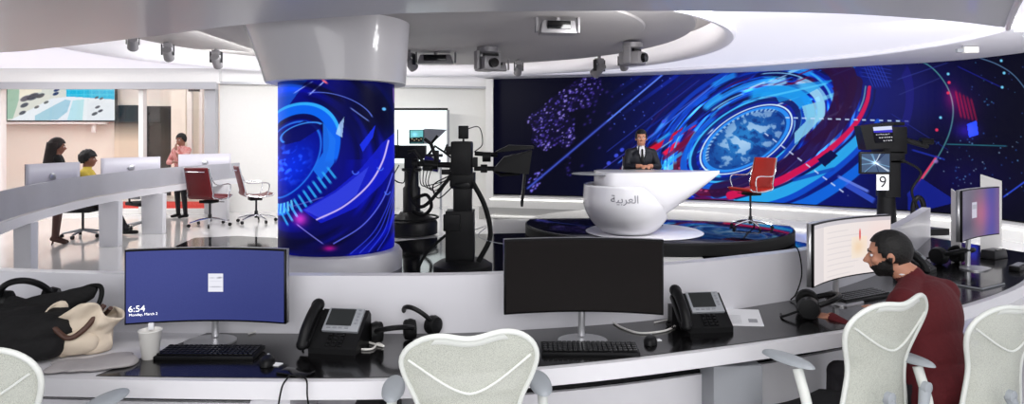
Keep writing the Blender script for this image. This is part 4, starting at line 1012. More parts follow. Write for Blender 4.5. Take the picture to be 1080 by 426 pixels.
def paint_doc(U, Vv):
    p = Paint(U, Vv, (.93, .895, .885)); p.poly([(0, 0), (100, 0), (100, 3), (0, 3)], (.80, .78, .80)); p.poly([(0, 3), (18, 3), (18, 50), (0, 50)], (.87, .84, .84))
    for k in range(9): p.line((24, 8 + 4 * k), (24 + 30 + (k * 37 % 21), 8 + 4 * k), .5, (.82, .79, .80), .7)
    p.poly([(58, 14), (76, 14), (76, 30), (58, 30)], (.95, .90, .84)); p.line((68, 9), (68, 16), 1.6, (.85, .2, .2)); p.glow(66, 22, 6, 5, (-.02, -.10, -.2), 0, .6); p.glow(90, 15, 20, 14, (.02, -.03, -.04))
    return p.C
make_monitor('wide curved monitor with bright white document, the maroon-sweater man works at it', (1.91, 3.83), .585, .885, 1.225, .80, paint_doc)
def paint_sun(U, Vv):
    p = Paint(U, Vv, (.38, .36, .44)); p.add(np.clip((U - 30) / 60, 0, 1), (.18, .05, .08)); p.mix(np.exp(-((U - 84) / 16) ** 2) * .9, (.30, .30, .62)); p.glow(62, 28, 22, 18, (.20, .02, .02)); p.glow(5, 40, 30, 12, (-.15, -.15, -.12))
    p.poly([(36, 14), (50, 14), (50, 32), (36, 32)], (.80, .80, .86), .9); p.poly([(37, 17), (49, 17), (49, 22), (37, 22)], (.65, .65, .7), .9)
    return p.C
make_monitor('curved monitor with mauve gradient screen at the far right end of desk', (3.34, 4.80), .62, .965, 1.32, .66, paint_sun, curve=.03)
# white partitions behind that monitor
for (x0, x1, y0, y1, yb, D0, D1, lb) in ((1003, 1013, 199, 207, 262, 5.2, 5.0, 'narrow white divider left of the mauve monitor'), (1034, 1056, 184, 191, 247, 5.45, 5.75, 'tall white divider standing behind the mauve monitor')):
    a, b = at(x0, y0, D0), at(x1, y1, D1)
    mb = MB(); th = V((.02, .02, 0)); zb_ = ZD + .002
    vs = [V((a.x, a.y, zb_)), V((b.x, b.y, zb_)), b, a]; vs = vs + [q + th for q in vs]
    mb.add(vs, [(0, 1, 2, 3), (7, 6, 5, 4), (0, 4, 5, 1), (1, 5, 6, 2), (2, 6, 7, 3), (3, 7, 4, 0)])
    tag(mb.build('desk_divider', 'white_plastic', smooth=False), lb, 'desk divider')

# ---------------- keyboards, mice
def make_keyboard(label, loc, rz, first=None):
    if first: return dup(first, loc, rz, label)
    t = thing('keyboard', label, 'keyboard', loc, rz)
    MB().box((0, 0, .011), (.43, .14, .018), bev=.005, rot=Matrix.Rotation(.05, 3, 'X')).build('case', 'black', t)
    mb = MB()
    for r in range(5):
        for c in range(19):
            mb.box((-.197 + c * .0218, -.048 + r * .024, .022 + r * .0012), (.018, .019, .007), bev=.002)
    mb.build('key_grid', 'black_gloss', t)
    return t
kb = make_keyboard('black keyboard in front of the switched-off monitor', (.345, 2.97, ZD), -.02)
q = gp(224, 373, ZD); make_keyboard('black keyboard below the blue lock screen monitor', (q.x, 2.92, ZD), .0, kb)
q = gp(905, 312, ZD); make_keyboard('black keyboard at the hands of the seated man', (q.x - .02, q.y - .05, ZD), .5, kb)
def make_mouse(label, loc, rz, first=None):
    if first: return dup(first, loc, rz, label)
    t = thing('computer_mouse', label, 'mouse', loc, rz)
    mb = MB(); mb.grid(lambda u, v: V((math.cos(2 * PI * u) * .031 * math.cos(v * PI / 2) ** .6, math.sin(2 * PI * u) * .055 * math.cos(v * PI / 2) ** .6, .002 + .032 * math.sin(v * PI / 2))), 24, 10, wrap=True)
    mb.build('shell', 'black', t); MB().cone((-.004, .03, .028), (.004, .03, .028), .008).build('wheel', 'mid_grey', t)
    return t
ms = make_mouse('black mouse right of the keyboard of the switched-off monitor', tuple(gp(686, 362, ZD)), -.3)
make_mouse('black mouse beside the seated man\'s keyboard', tuple(gp(880, 318, ZD)), .4, ms)
make_mouse('black mouse below the blue lock screen, right of its keyboard', tuple(gp(282, 384, ZD)), .2, ms)
for (x, y, s_, rz, lb) in ((693, 359, .028, .2, 'tiny white label card beside the centre mouse'), (291, 384.5, .035, -.3, 'tiny white label card on the desk left of the first telephone')):
    o = MB().box((0, 0, .002), (s_ * 1.3, s_, .003)).build('label_card', 'paper', smooth=False); o.location = gp(x, y, ZD); o.location.z = ZD; o.rotation_euler = (0, 0, rz); tag(o, lb, 'card')
o = MB().box((0, 0, .005), (.07, .14, .009), bev=.003).build('mobile_phone', 'black_gloss'); o.location = gp(312, 394, ZD); o.rotation_euler = (0, 0, 1.2); tag(o, 'black mobile phone at the desk edge below the left telephone', 'phone')

# ---------------- desk telephones
def make_phone(label, loc, rz, first=None):
    if first: return dup(first, loc, rz, label, 'desk telephones')
    t = thing('desk_telephone', label, 'telephone', loc, rz, 'desk telephones')
    tilt = math.radians(48); R = Matrix.Rotation(tilt, 3, 'X')
    mb = MB(); prof = [(-.10, 0), (.09, 0), (.09, .13), (.065, .155), (-.10, .025)]
    vs = [V((-.085, y, z)) for y, z in prof] + [V((.135, y, z)) for y, z in prof]
    mb.add(vs, [(0, 1, 2, 3, 4), (9, 8, 7, 6, 5)] + [(i, (i + 1) % 5, 5 + (i + 1) % 5, 5 + i) for i in range(5)]); mb.build('body', 'black', t, smooth=False)
    nrm = V((0, -.13, .165)).normalized(); sl = V((0, .165, .13)).normalized(); o0 = V((0, -.10, .025))
    B = Matrix((V((1, 0, 0)), sl, nrm)).transposed()
    pos = lambda x, s, hgt=0.: o0 + V((x, 0, 0)) + sl * s + nrm * hgt
    fp = MB().box(pos(.035, .145, .006), (.17, .125, .018), rot=B, bev=.006).build('display_bezel', 'silver_paint', t)
    MB().box(pos(.022, .155, .017), (.118, .088, .004), rot=B).build('display', 'lcd', fp)
    mb = MB()
    for k in range(4): mb.box(pos(-.02 + .028 * k, .100, .017), (.018, .008, .004), rot=B, bev=.001)
    for k in range(5): mb.box(pos(.100, .125 + .018 * k, .017), (.012, .008, .004), rot=B, bev=.001)
    mb.build('soft_keys', 'mid_grey', fp)
    mb = MB()
    for r in range(4):
        for c in range(3): mb.box(pos(.0 + .028 * c, .016 + .018 * r, .004), (.020, .012, .006), rot=B, bev=.002)
    mb.build('keypad', 'black_gloss', t)
    mb = MB(); hs = [pos(-.105, -.01, .02), pos(-.105, .06, .045), pos(-.105, .15, .045), pos(-.105, .215, .03)]
    mb.tube(crom(hs, 5), [.024] * 16, 12); mb.ball(pos(-.105, .005, .022), (.029, .033, .022), B); mb.ball(pos(-.105, .205, .030), (.031, .035, .026), B); mb.build('handset', 'black', t)
    MB().box(pos(-.105, .10, .0), (.05, .20, .03), rot=B, bev=.008).box((-.105, .06, .05), (.045, .06, .10)).build('cradle', 'black', t)
    cc = [V((-.13 - .03 * math.sin(k / 50 * PI), -.05 - .12 * k / 50 * 0 + .006 * math.cos(k * 1.6) + .12 * (k / 50), .014 + .006 * math.sin(k * 1.6))) for k in range(51)]
    MB().tube(cc, .0028, 6).build('cord', 'black_rubber', t)
    return t
q = gp(354, 366, ZD); ph_ = make_phone('black desk telephone with silver display frame, left of the headphones', (q.x, q.y, ZD), -.15)
q = gp(737, 345, ZD); make_phone('black desk telephone between the switched-off monitor and the loose paper', (q.x, q.y, ZD), .12, ph_)
q = gp(952, 288, ZD); make_phone('black and silver desk telephone behind the neck of the seated man', (2.83, 4.70, ZD), .7, ph_)

# ---------------- headphones
def make_headphones(label, loc, rz, rx=1.2, first=None, s=1.):
    if first:
        r = dup(first, loc, rz, label, 'black headphones on the desk', s); return r
    t = thing('headphones', label, 'headphones', loc, rz, 'black headphones on the desk'); t.scale = (s,) * 3
    R = Matrix.Rotation(rx, 3, 'X')
    base = lambda q: R @ q + V((0, 0, .045))
    MB().tube([base(V((.085 * math.cos(a), 0, .02 + .115 * math.sin(a)))) for a in [PI * k / 20 for k in range(21)]], .012, 8).build('headband', 'black', t)
    for s_ in (-1, 1):
        c = base(V((s_ * .085, 0, .0)))
        MB().lathe([(.02, -.025), (.046, -.022), (.050, -.005), (.042, .018), (.01, .022)], c, 24, R @ Matrix.Rotation(s_ * PI / 2, 3, 'Y')).build('ear_cup', 'black', t)
        MB().tube([c + (R @ V((-s_ * .024 , .034 * math.cos(a), .034 * math.sin(a)))) for a in [2 * PI * k / 20 for k in range(20)]], .013, 8, closed=True).build('ear_cushion', 'black_rubber', t)
    MB().tube(crom([base(V((-.085, 0, -.05))), base(V((-.10, -.0, -.11))), base(V((-.05, 0, -.12)))], 5), .006, 6).build('microphone_boom', 'black', t)
    return t
q = gp(415, 360, ZD); hp = make_headphones('black headphones lying folded right of the left telephone', (q.x, q.y, ZD + .005), .3, 1.2, None, 1.0)
q = gp(440, 352, ZD); hp2 = make_headphones('black headphones standing upright behind the centre chair back', (q.x + .02, q.y + .02, ZD + .006), -.6, .75, None, .95)
q = gp(852, 332, ZD); make_headphones('black headset on the desk between the paper and white document monitor', (q.x, q.y, ZD + .005), 1.2, 1.2, hp, 1.2)
q = gp(1000, 278, ZD); make_headphones('black headset on the right end of the desk below the mauve monitor', (q.x, q.y, ZD + .005), .4, 1.2, hp, 1.35)
q = gp(30, 372, ZD); make_headphones('large black headset leaning at the far left end beside the backpack', (-2.27, 3.13, ZD + .13), .35, .3, hp2, 1.2)

# ---------------- paper, cup, bag
pc = [gp(763.5, 326, ZD), gp(800, 327, ZD), gp(806, 344.5, ZD), gp(766, 343.5, ZD)]
o = MB().prism([q for q in pc], ZD + .001, ZD + .003).build('paper_sheet', 'paper', smooth=False); tag(o, 'loose white sheet of paper lying right of the centre telephone', 'paper')
ct_ = (pc[0] + pc[2]) / 2
mb = MB(); ux = (pc[1] - pc[0]).normalized(); uy = (pc[0] - pc[3]).normalized()
for k in range(8):
    a = pc[3] + ux * .02 + uy * (.04 + .022 * k) + V((0, 0, .0034)); a.z = ZD + .0034
    mb.add([a, a + ux * .06, a + ux * .06 + uy * .004, a + uy * .004], [(0, 1, 2, 3)])
a = pc[2] - ux * .07 + uy * .06; a.z = ZD + .0034; mb.add([a, a + ux * .045, a + ux * .045 + uy * .07, a + uy * .07], [(0, 1, 2, 3)])
mb.build('print', 'ink_grey', o, smooth=False)
t.scale = (.86, .95, .92)
q = gp(153, 381, ZD)
t = thing('paper_cup', 'white cup standing left of the blue lock screen monitor', 'cup', (q.x, q.y + .04, ZD), .4)
mb = MB(); mb.lathe([(.030, .0), (.033, .003), (.046, .118), (.049, .121), (.046, .123), (.043, .116), (.031, .01), (.001, .008)], seg=32); mb.build('body', 'white_plastic', t)
MB().box((-.0, .036, .128), (.022, .018, .03), bev=.004).build('tag', 'paper', t)
# backpack: soft slumped shape
def blob(fn, nu=48, nv=32): mb = MB(); mb.grid(fn, nu, nv, wrap=True); return mb
def soft(c, r, seed, amp, sq=1.0):
    c = V(c)
    def f(u, v):
        a = 2 * PI * u; b = PI * (v - .5); ca, cb = math.cos(a), math.cos(b)
        d = V((math.copysign(abs(ca) ** sq, ca) * abs(cb) ** sq, math.copysign(abs(math.sin(a)) ** sq, math.sin(a)) * abs(cb) ** sq, math.copysign(abs(math.sin(b)) ** sq, math.sin(b))))
        q = V((d.x * r[0], d.y * r[1], d.z * r[2])); nz = noise.noise(q * 6 + V((seed, 0, 0))) + .5 * noise.noise(q * 15 + V((0, seed, 0)))
        q *= 1 + amp * nz; q.z = max(q.z, -r[2] * .80)
        return c + q
    return f
t = thing('backpack', 'slumped black fabric backpack on the left end of the desk', 'bag', (-2.20, 3.00, ZD), -.12)
blob(soft((.02, 0, .115), (.29, .17, .125), 3., .16, .75)).build('body', 'black_cloth', t)
blob(soft((.14, -.10, .07), (.15, .08, .075), 8., .15, .8)).build('front_pocket', 'black_cloth', t)
def flap(u, v):
    q = crom_f(v); a = 2 * PI * u; r = .105 * (1 - v) ** .6 + .012
    q = q + V((math.cos(a) * r * .35 * -.6, math.sin(a) * r * .55, math.cos(a) * r)); return q + V((0, 0, .02 * noise.noise(q * 12)))
def crom_f(v): return V((-.10 + .40 * v, .06 + .02 * v, .15 + .04 * v + .14 * v * v))
blob(flap, 24, 18).build('top_flap', 'black_cloth', t)
MB().tube(crom([V((.02, .04, .20)), V((.14, .07, .27)), V((.27, .08, .335)), V((.33, .07, .325)), V((.335, .04, .24)), V((.27, 0, .16))], 7), .011, 8).build('strap', 'black_rubber', t)
MB().tube(crom([V((-.20, -.12, .10)), V((-.12, -.19, .12)), V((-.02, -.20, .05)), V((.0, -.24, .012))], 7), .022, 8).build('webbing', 'camo', t)
MB().box((.0, -.20, .13), (.03, .012, .02), bev=.003).build('buckle', 'silver', t)
t.scale = (1, 1, .82)
t = thing('tote_bag', 'crumpled beige canvas tote bag with brown handles between backpack and cup', 'bag', (-1.96, 2.98, ZD), .25)
def tote(u, v):
    a = 2 * PI * u; r = .125 + .02 * v; q = V((math.cos(a) * r * 1.15, math.sin(a) * r * .62, .18 * v))
    nz = noise.noise(q * 9 + V((4, 1, 0))); n2 = noise.noise(q * 20); q += V((nz * .07, n2 * .03, nz * .05 * v + .03 * math.sin(a * 3) * v * v)); q.x += .07 * v * v; q.z = max(q.z, 0); return q
blob(tote, 72, 24).build('body', 'canvas', t, solid=.006)
blob(soft((-.02, -.06, .05), (.13, .07, .055), 11., .3, .9)).build('lower_fold', 'canvas', t)
MB().tube(crom([V((-.05, -.10, .15)), V((0.02, -.12, .09)), V((.08, -.10, .12)), V((.13, -.02, .20))], 7), .012, 8).build('handle', 'brown_leather', t)
MB().tube(crom([V((.02, .04, .16)), V((.10, .06, .14)), V((.15, .0, .18))], 7), .010, 8).build('handle', 'brown_leather', t)
o = blob(soft((0, 0, .009), (.15, .09, .012), 21., .6, .8)).build('folded_cloth', 'grey_cloth'); o.location = (-1.76, 2.79, ZD); o.rotation_euler = (0, 0, .5); tag(o, 'small crumpled grey cloth in front of the beige tote bag', 'cloth')

# right end of desk clutter
t = thing('card_reader', 'grey box-shaped gadget on the right end of the desk', 'gadget', tuple(gp(1048, 272, ZD)), .5)
MB().box((0, 0, .035), (.20, .12, .07), bev=.015, taper=.85).build('body', 'dark_metal', t); MB().box((0, -.045, .072), (.12, .02, .006)).build('slot', 'black_gloss', t)
t = thing('tablet', 'dark tablet lying flat near the right end of the desk', 'tablet', tuple(gp(1030, 300, ZD)), .55)
MB().box((0, 0, .006), (.30, .20, .010), bev=.003).build('case', 'mid_grey', t); MB().box((0, 0, .0125), (.285, .185, .002)).build('screen', 'black_gloss', t)
t = thing('remote_control', 'black remote panel hanging over the right desk edge', 'remote', tuple(gp(1074, 284, ZD)), .7)
MB().box((0, 0, .018), (.22, .07, .035), bev=.008).build('body', 'black', t); MB().box((0, 0, .037), (.18, .04, .004)).build('keys', 'mid_grey', t)
def cable(pts, r, m, label, n_=8):
    tag(MB().tube(crom(pts, n_), r, 6).build('cable', m), label, 'cable')
zc = ZD + .006
G = lambda x, y, z=ZD + .006: gp(x, y, z)
cable([G(612, 344), G(624, 338), G(640, 336), G(655, 345), G(675, 351), G(700, 349), G(712, 344)], .005, 'white_plastic', 'white cable curling from the switched-off monitor to its telephone')
cable([G(262, 352), G(282, 346), G(300, 340), G(322, 338)], .0035, 'white_plastic', 'thin white cable between lock screen monitor and left telephone')
cable([G(372, 368), G(392, 368), G(398, 362), G(404, 365), G(385, 360), G(376, 357)], .005, 'white_plastic', 'short white cable looped right of the left telephone')
cable([G(690, 340), G(704, 337), G(714, 336)], .003, 'white_plastic', 'thin white cable end behind the centre telephone')
b1 = gp(838, 262, 1.03)
pth = [b1 + V((0, .12, -.10)), b1 + V((0, .03, .005)), b1 + V((0, -.06, -.01)), b1 + V((.01, -.075, -.14)), b1 + V((-.02, -.07, -.25)), b1 + V((-.06, -.09, -.282))]
cable(pth, .004, 'black_rubber', 'black cable hanging over the back panel left of the document monitor')
cable([gp(318, 396, ZD + .012), V((-.80, 2.60, .745)), V((-.79, 2.575, .70)), V((-.78, 2.56, .60)), V((-.84, 2.57, .50)), V((-.90, 2.565, .58)), V((-.89, 2.575, .72)), V((-.88, 2.64, .752))], .0035, 'black_rubber', 'black cable drooping in a loop over the desk front edge')
cable([at(22, 322, 3.2), at(40, 314, 3.22), at(56, 322, 3.22), at(48, 332, 3.2), at(36, 330, 3.15), G(30, 345)], .003, 'mid_grey', 'thin grey cable curl above the backpack')

# ================================================================== MESH TASK CHAIRS
def make_task_chair(label, loc, rz, first=None, s=1.):
    if first: return dup(first, loc, rz, label, scale=s)
    t = thing('task_chair', label, 'chair', loc, rz, 'white mesh task chairs at the foreground desk')
    def hw(v): return (.175 + .04 * abs((.48 - v) / .48) ** 1.5 if v < .48 else .175 + .075 * math.sin(min(1, (v - .48) / .40) * PI / 2)) - (.050 * ((v - .86) / .14) ** 2 if v > .86 else 0) - (.03 * ((.08 - v) / .08) ** 2 if v < .08 else 0)
    def bk(u, v):
        c = 2 * u - 1
        z = .50 + .52 * v + (.012 * math.sin(min(1, abs(c)) * PI) ** 2 - .020 * (1 - c * c) - .030 * abs(c) ** 5 + .008 * c) * max(0, (v - .6) / .4) ** 1.5
        x = c * hw(v)
        y = -.235 - .065 * v - .035 * math.sin(v * PI * 1.0) * -1 * .6 + .065 * c * c * (1 - .3 * v)
        return V((x, y, z))
    MB().grid(bk, 25, 25).build('back_mesh', 'chair_mesh', t)
    ring = [bk(k / 24, 1) for k in range(24)] + [bk(1, 1 - k / 24) for k in range(24)] + [bk(1 - k / 24, 0) for k in range(24)] + [bk(0, k / 24) for k in range(24)]
    for _ in range(5): ring = [(ring[i - 1] + ring[i] * 2 + ring[(i + 1) % len(ring)]) / 4 for i in range(len(ring))]
    nr = len(ring); cen = V((0, 0, .76)); inn_ = []
    for i_, q_ in enumerate(ring):
        tg = (ring[(i_ + 1) % nr] - ring[i_ - 1]).normalized(); nn_ = tg.cross(V((0, 1, 0))).normalized(); nn_ = nn_ if nn_.dot(cen - q_) > 0 else -nn_
        inn_.append(q_ + nn_ * .026)
    mb = MB(); mb.add(ring + inn_, [(i_, (i_ + 1) % nr, nr + (i_ + 1) % nr, nr + i_) for i_ in range(nr)]); mb.tube(ring, .010, 8, closed=True)
    bf = mb.build('back_frame', 'chair_frame', t, angle=80); bf.modifiers.new('s', 'SOLIDIFY').thickness = .012
    # swept crease band across the back
    MB().tube([bk(.06 + .88 * k / 20, .60 + .24 * abs(2 * k / 20 - 1) ** 1.7) + V((0, -.004, 0)) for k in range(21)], .0045, 8).build('crease_band', 'chair_frame', t)
    # lumbar yoke and spine
    for q in (-1, 1): MB().tube([(0, -.30, .46), (q * .07, -.325, .56), (q * .115, -.31, .66)], [.018, .016, .022], 10).build('lumbar_arm', 'arm_grey', t)
    MB().tube([(0, -.05, .40), (0, -.22, .40), (0, -.30, .46), (0, -.315, .54)], .028, 10).build('spine', 'chair_frame', t)
    for q in (-1, 1):
        MB().lathe([(.024, -.01), (.024, .01), (.016, .014)], (q * .115, -.315, .665), 18, Matrix.Rotation(PI / 2, 3, 'X')).build('lumbar_pad', 'arm_grey', t)
    mb = MB()
    def st(u, v): c = 2 * u - 1; return V((c * (.245 - .03 * (2 * v - 1) ** 4), -.20 + .44 * v, .455 + .02 * c * c - .035 * max(0, v - .75) ** 1 * 4 * (v > .75) - .02 * math.sin(v * PI)))
    mb.grid(st, 15, 15); mb.build('seat', 'seat_grey', t, solid=.035)
    MB().box((0, 0, .40), (.26, .28, .07), bev=.02).build('tilt_mechanism', 'arm_grey', t)
    for q in (-1, 1):
        ar = MB().tube(crom([V((q * .20, -.08, .41)), V((q * .29, -.10, .44)), V((q * .295, -.10, .58)), V((q * .292, -.05, .725))], 6), [.020] * 19, 10).build('armrest', 'chair_frame', t)
        pm = MB(); pm.grid(lambda u, v: V((q * .290 + math.cos(2 * PI * u) * .045 * math.sin(PI * min(1, v * .5 + .0)) ** .5, .0 + math.sin(2 * PI * u) * .125 * math.sin(PI * v * .5) ** .5, .742 + .022 * math.cos(PI * v * .5))), 28, 8, wrap=True)
        pm.grid(lambda u, v: V((q * .290 + math.cos(2 * PI * u) * .045 * v, math.sin(2 * PI * u) * .125 * v, .742 - .014 * (1 - v * v))), 28, 5, wrap=True)
        pm.build('arm_pad', 'arm_grey', ar)
    MB().cone((0, 0, .10), (0, 0, .22), .034).cone((0, 0, .2), (0, 0, .38), .022).build('gas_lift', 'dark_metal', t)
    for k in range(5):
        a = 2 * PI * k / 5 + .3; d = V((math.cos(a), math.sin(a), 0))
        lg = MB().tube([d * .02 + V((0, 0, .12)), d * .16 + V((0, 0, .11)), d * .31 + V((0, 0, .075))], [.035, .026, .018], 10).build('leg', 'arm_grey', t)
        MB().cone(d * .31 + V((-.024 * d.y, .024 * d.x, .031)), d * .31 + V((.024 * d.y, -.024 * d.x, .031)), .030, seg=16).build('caster', 'black', lg)
    return t
def chair_at(xpx, D, rz):      # floor centre from where the back shows
    bx_, by_ = (xpx - 540) / F * D, D; return (bx_ - math.sin(rz) * .27, by_ + math.cos(rz) * .27, 0)
tc = make_task_chair('white mesh task chair in the centre, cut by the bottom edge', chair_at(496, 2.22, .10), .10)
tc.scale = (.94, 1, 1.03)
c_ = make_task_chair('white mesh task chair cut off at the left edge below the backpack', chair_at(-42, 2.15, -.1), -.1, tc, 1.)
c_ = make_task_chair('white mesh task chair with both grey armrests, in front of the maroon-sweater man', chair_at(944, 2.68, .48), .48, tc, 1.03)
c_ = make_task_chair('white mesh task chair at the right edge that the maroon-sweater man sits on', chair_at(1072, 2.74, .42), .42, tc, 1.0)

# ================================================================== PEOPLE
def person(name, label, J, zone, mats, vox, hair, headf, head_c, rz=0., loc=(0, 0, 0), hs=1., cloth=1.0, face_extra=True, hands=True, scale=1.):
    t = thing(name, label, 'person', loc, rz); t.scale = (scale,) * 3
    mb = MB(); f = V(headf).normalized(); up = V((0, 0, 1)); up = (up - f * up.dot(f)).normalized(); r_ = f.cross(up)
    B = Matrix((r_, f, up)).transposed(); C = V(head_c)
    hp_ = lambda x, y, z: C + B @ (V((x, y, z)) * hs)
    e = lambda c, r: mb.ball(hp_(*c), tuple(v * hs for v in r), B, 24, 16)
    e((0, -.012, .025), (.076, .098, .098)); e((0, .022, -.035), (.062, .070, .078)); e((0, .052, -.088), (.030, .028, .024)); e((0, .070, .030), (.052, .022, .020)); e((0, .04, -.07), (.045, .045, .035))
    mb.capsule(hp_(0, .092, .012), hp_(0, .113, -.022), .008 * hs, .0135 * hs); e((.012, .100, -.026), (.009, .010, .008)); e((-.012, .100, -.026), (.009, .010, .008))
    e((0, .090, -.052), (.024, .010, .006)); e((0, .087, -.063), (.020, .010, .007))
    for s_ in (-1, 1): e((s_ * .038, .068, -.018), (.022, .02, .02)); e((s_ * .079, -.008, -.005), (.010, .019, .032))
    neckb = V(J['neck']); mb.capsule(hp_(0, -.025, -.06), neckb, .056 * hs, .062)
    ch, pe = V(J['chest']), V(J['pelvis']); sL, sR = V(J['sL']), V(J['sR']); ax = (sR - sL).normalized(); sw = (sR - sL).length
    fw = V(J.get('fwd', (0, 1, 0))).normalized(); tz = ax.cross(fw); tz = tz if tz.z > 0 else -tz
    spine = (neckb - pe).normalized(); Bt = Matrix((ax, spine.cross(ax).normalized(), spine)).transposed(); k = cloth
    mb.ball(ch, (sw * .50 * k, .125 * k, .19), Bt, 24, 16); mb.ball(pe, (.172 * k, .13 * k, .13), Bt, 24, 16); mb.ball((ch + pe) / 2, (.155 * k, .118 * k, .20), Bt, 24, 16)
    mb.capsule(sL, neckb - spine * .02, .058 * k, .052); mb.capsule(sR, neckb - spine * .02, .058 * k, .052)
    for s_, sd in (('L', sL), ('R', sR)):
        el, wr = V(J['e' + s_]), V(J['w' + s_]); mb.capsule(sd, el, .062 * k, .047 * k); mb.capsule(el, wr, .047 * k, .031)
        if hands:
            d = (V(J.get('h' + s_, tuple((wr - el)))) ).normalized(); n_ = V(J.get('n' + s_, (0, 0, 1))).normalized(); sid = d.cross(n_).normalized(); n_ = sid.cross(d)
            Bh = Matrix((sid, d, n_)).transposed(); P0 = wr + d * .05
            mb.ball(P0, (.042, .052, .017), Bh, 16, 10)
            ms_ = -1 if s_ == 'R' else 1
            for i_, (o_, L_) in enumerate(((-.030, .066), (-.010, .076), (.010, .071), (.029, .056))):
                b0 = P0 + sid * o_ * ms_ + d * .038; b1_ = b0 + d * L_ * .5 - n_ * .010; b2_ = b1_ + d * L_ * .40 - n_ * .026
                mb.capsule(b0, b1_, .0095, .009, 8); mb.capsule(b1_, b2_, .009, .0078, 8)
            th0 = P0 - sid * .034 * ms_ - d * .025; th1 = th0 - sid * .026 * ms_ + d * .030 - n_ * .008; th2 = th1 + d * .030 - n_ * .008
            mb.capsule(th0, th1, .013, .011, 8); mb.capsule(th1, th2, .011, .009, 8)
        hpj, kn, an = V(J['p' + s_]), V(J['k' + s_]), V(J['a' + s_]); mb.capsule(hpj, kn, .090 * k, .060); mb.capsule(kn, an, .058, .042)
        td = V(J.get('toe', (0, 1, 0))).normalized(); mb.capsule(an + V((0, 0, -.045)) - td * .03, an + td * .15 + V((0, 0, -.055)), .038, .03)
    bmesh.ops.recalc_face_normals(mb.bm, faces=mb.bm.faces[:])
    me0 = bpy.data.meshes.new('tmp'); mb.bm.to_mesh(me0); mb.bm.free(); o = bpy.data.objects.new('body', me0); COL.objects.link(o)
    rm = o.modifiers.new('r', 'REMESH'); rm.mode = 'VOXEL'; rm.voxel_size = vox; sm = o.modifiers.new('s', 'SMOOTH'); sm.iterations = 3; sm.factor = .5
    bpy.context.view_layer.update(); dg = bpy.context.evaluated_depsgraph_get()
    me = bpy.data.meshes.new_from_object(o.evaluated_get(dg)); o.modifiers.clear(); o.data = me; me.name = 'body'; bpy.data.meshes.remove(me0)
    me.materials.clear()
    for m in mats: me.materials.append(MATS[m])
    Bi = B.transposed(); idx = []
    for pg in me.polygons:
        c = pg.center; hl = Bi @ (c - C) / hs
        idx.append(zone(c, hl))
    me.polygons.foreach_set('material_index', idx); me.shade_smooth(); o.parent = t
    # hair
    hb = MB(); 
    if hair['style'] != 'none':
        th_ = hair.get('thick', .012)
        def hf(u, v):
            a = 2 * PI * u; b = PI * (v - .5) ; d = V((math.cos(a) * math.cos(b), math.sin(a) * math.cos(b), math.sin(b)))
            return V((d.x * (.076 + th_), -.014 + d.y * (.099 + th_), .027 + d.z * (.099 + th_ * 1.2)))
        bmh = bmesh.new(); 
        nu, nv = 40, 28; vs = [bmh.verts.new(hf(i / nu, j / (nv - 1))) for j in range(nv) for i in range(nu)]
        front = hair.get('front', .055)
        for j in range(nv - 1):
            for i in range(nu):
                q = [vs[j * nu + i], vs[j * nu + (i + 1) % nu], vs[(j + 1) * nu + (i + 1) % nu], vs[(j + 1) * nu + i]]
                c = sum((v.co for v in q), V()) / 4
                keep = c.z > front if c.y > .048 else (c.z > -.030 + 1.25 * max(0, c.y + .0) if c.y > -.035 else c.z > -.055)
                if keep:
                    try: bmh.faces.new(q)
                    except ValueError: pass
        bmesh.ops.remove_doubles(bmh, verts=bmh.verts[:], dist=.0005)
        for v in [v for v in bmh.verts if not v.link_faces]: bmh.verts.remove(v)
        for v in bmh.verts: v.co *= 1 + .035 * noise.noise(v.co * hair.get('freq', 25)) * hair.get('rough', 1)
        hb.merge(bmh, lambda q: C + B @ (q * hs))
        h_ = hb.build('hair', hair.get('mat', 'hair'), t, solid=hair.get('solid', .012))
        if hair['style'] == 'long':
            mb = MB()
            mb.grid(lambda u, v: hp_(*( (.098 + .012 * math.sin(v * 9)) * math.cos(PI * (.98 + 1.04 * u)) * (1 - .15 * v * v), -.02 + (.105 + .02 * v) * math.sin(PI * (.98 + 1.04 * u)), .06 - .33 * v)), 24, 16)
            mb.build('hair_length', hair.get('mat', 'hair'), t, solid=.05)
    if face_extra:
        for s_ in (-1, 1):
            MB().ball(hp_(s_ * .030, .078, .008), .0088 * hs, seg=12, rings=8).build('eye', 'white_shirt', t); MB().ball(hp_(s_ * .030, .0842, .008), .0042 * hs, seg=10, rings=6).build('pupil', 'hair', t)
            MB().tube([hp_(s_ * .014, .094, .027), hp_(s_ * .032, .092, .033), hp_(s_ * .05, .078, .027)], .0026 * hs, 6).build('eyebrow', 'hair', t)
    return t, hp_
# -- man in the maroon sweater: hips on the right chair, leaning forward-left over the desk
fwd = V((-.53, .85, 0)).normalized(); rt = V((fwd.y, -fwd.x, 0))
hip = V((1.93, 3.02, .57)); nk = V((1.975, 3.30, 1.00)); chst = V((1.99, 3.20, .83))
sR_ = V((2.10, 3.37, .96)); sL_ = V((1.83, 3.16, .95))
J = dict(neck=nk, chest=chst, pelvis=hip, fwd=fwd, sL=chst - rt * .185 + V((0.0, 0.02, .09)), sR=chst + rt * .185 + V((.0, .02, .09)),
         pL=hip - rt * .09, pR=hip + rt * .09)
J['eL'] = J['sL'] + V((-.05, .14, -.26)); J['wL'] = J['eL'] + V((-.10, .25, .08)); J['hL'] = (-.45, .85, -.05)
J['eR'] = J['sR'] + V((.03, .15, -.25)); J['wR'] = J['eR'] + V((-.14, .22, .07)); J['hR'] = (-.5, .85, -.05)
for s_ in 'LR':
    J['k' + s_] = J['p' + s_] + fwd * .42 + V((0, 0, -.05)); J['a' + s_] = J['k' + s_] + V((0, 0, -.43)) + fwd * .03
J['toe'] = fwd
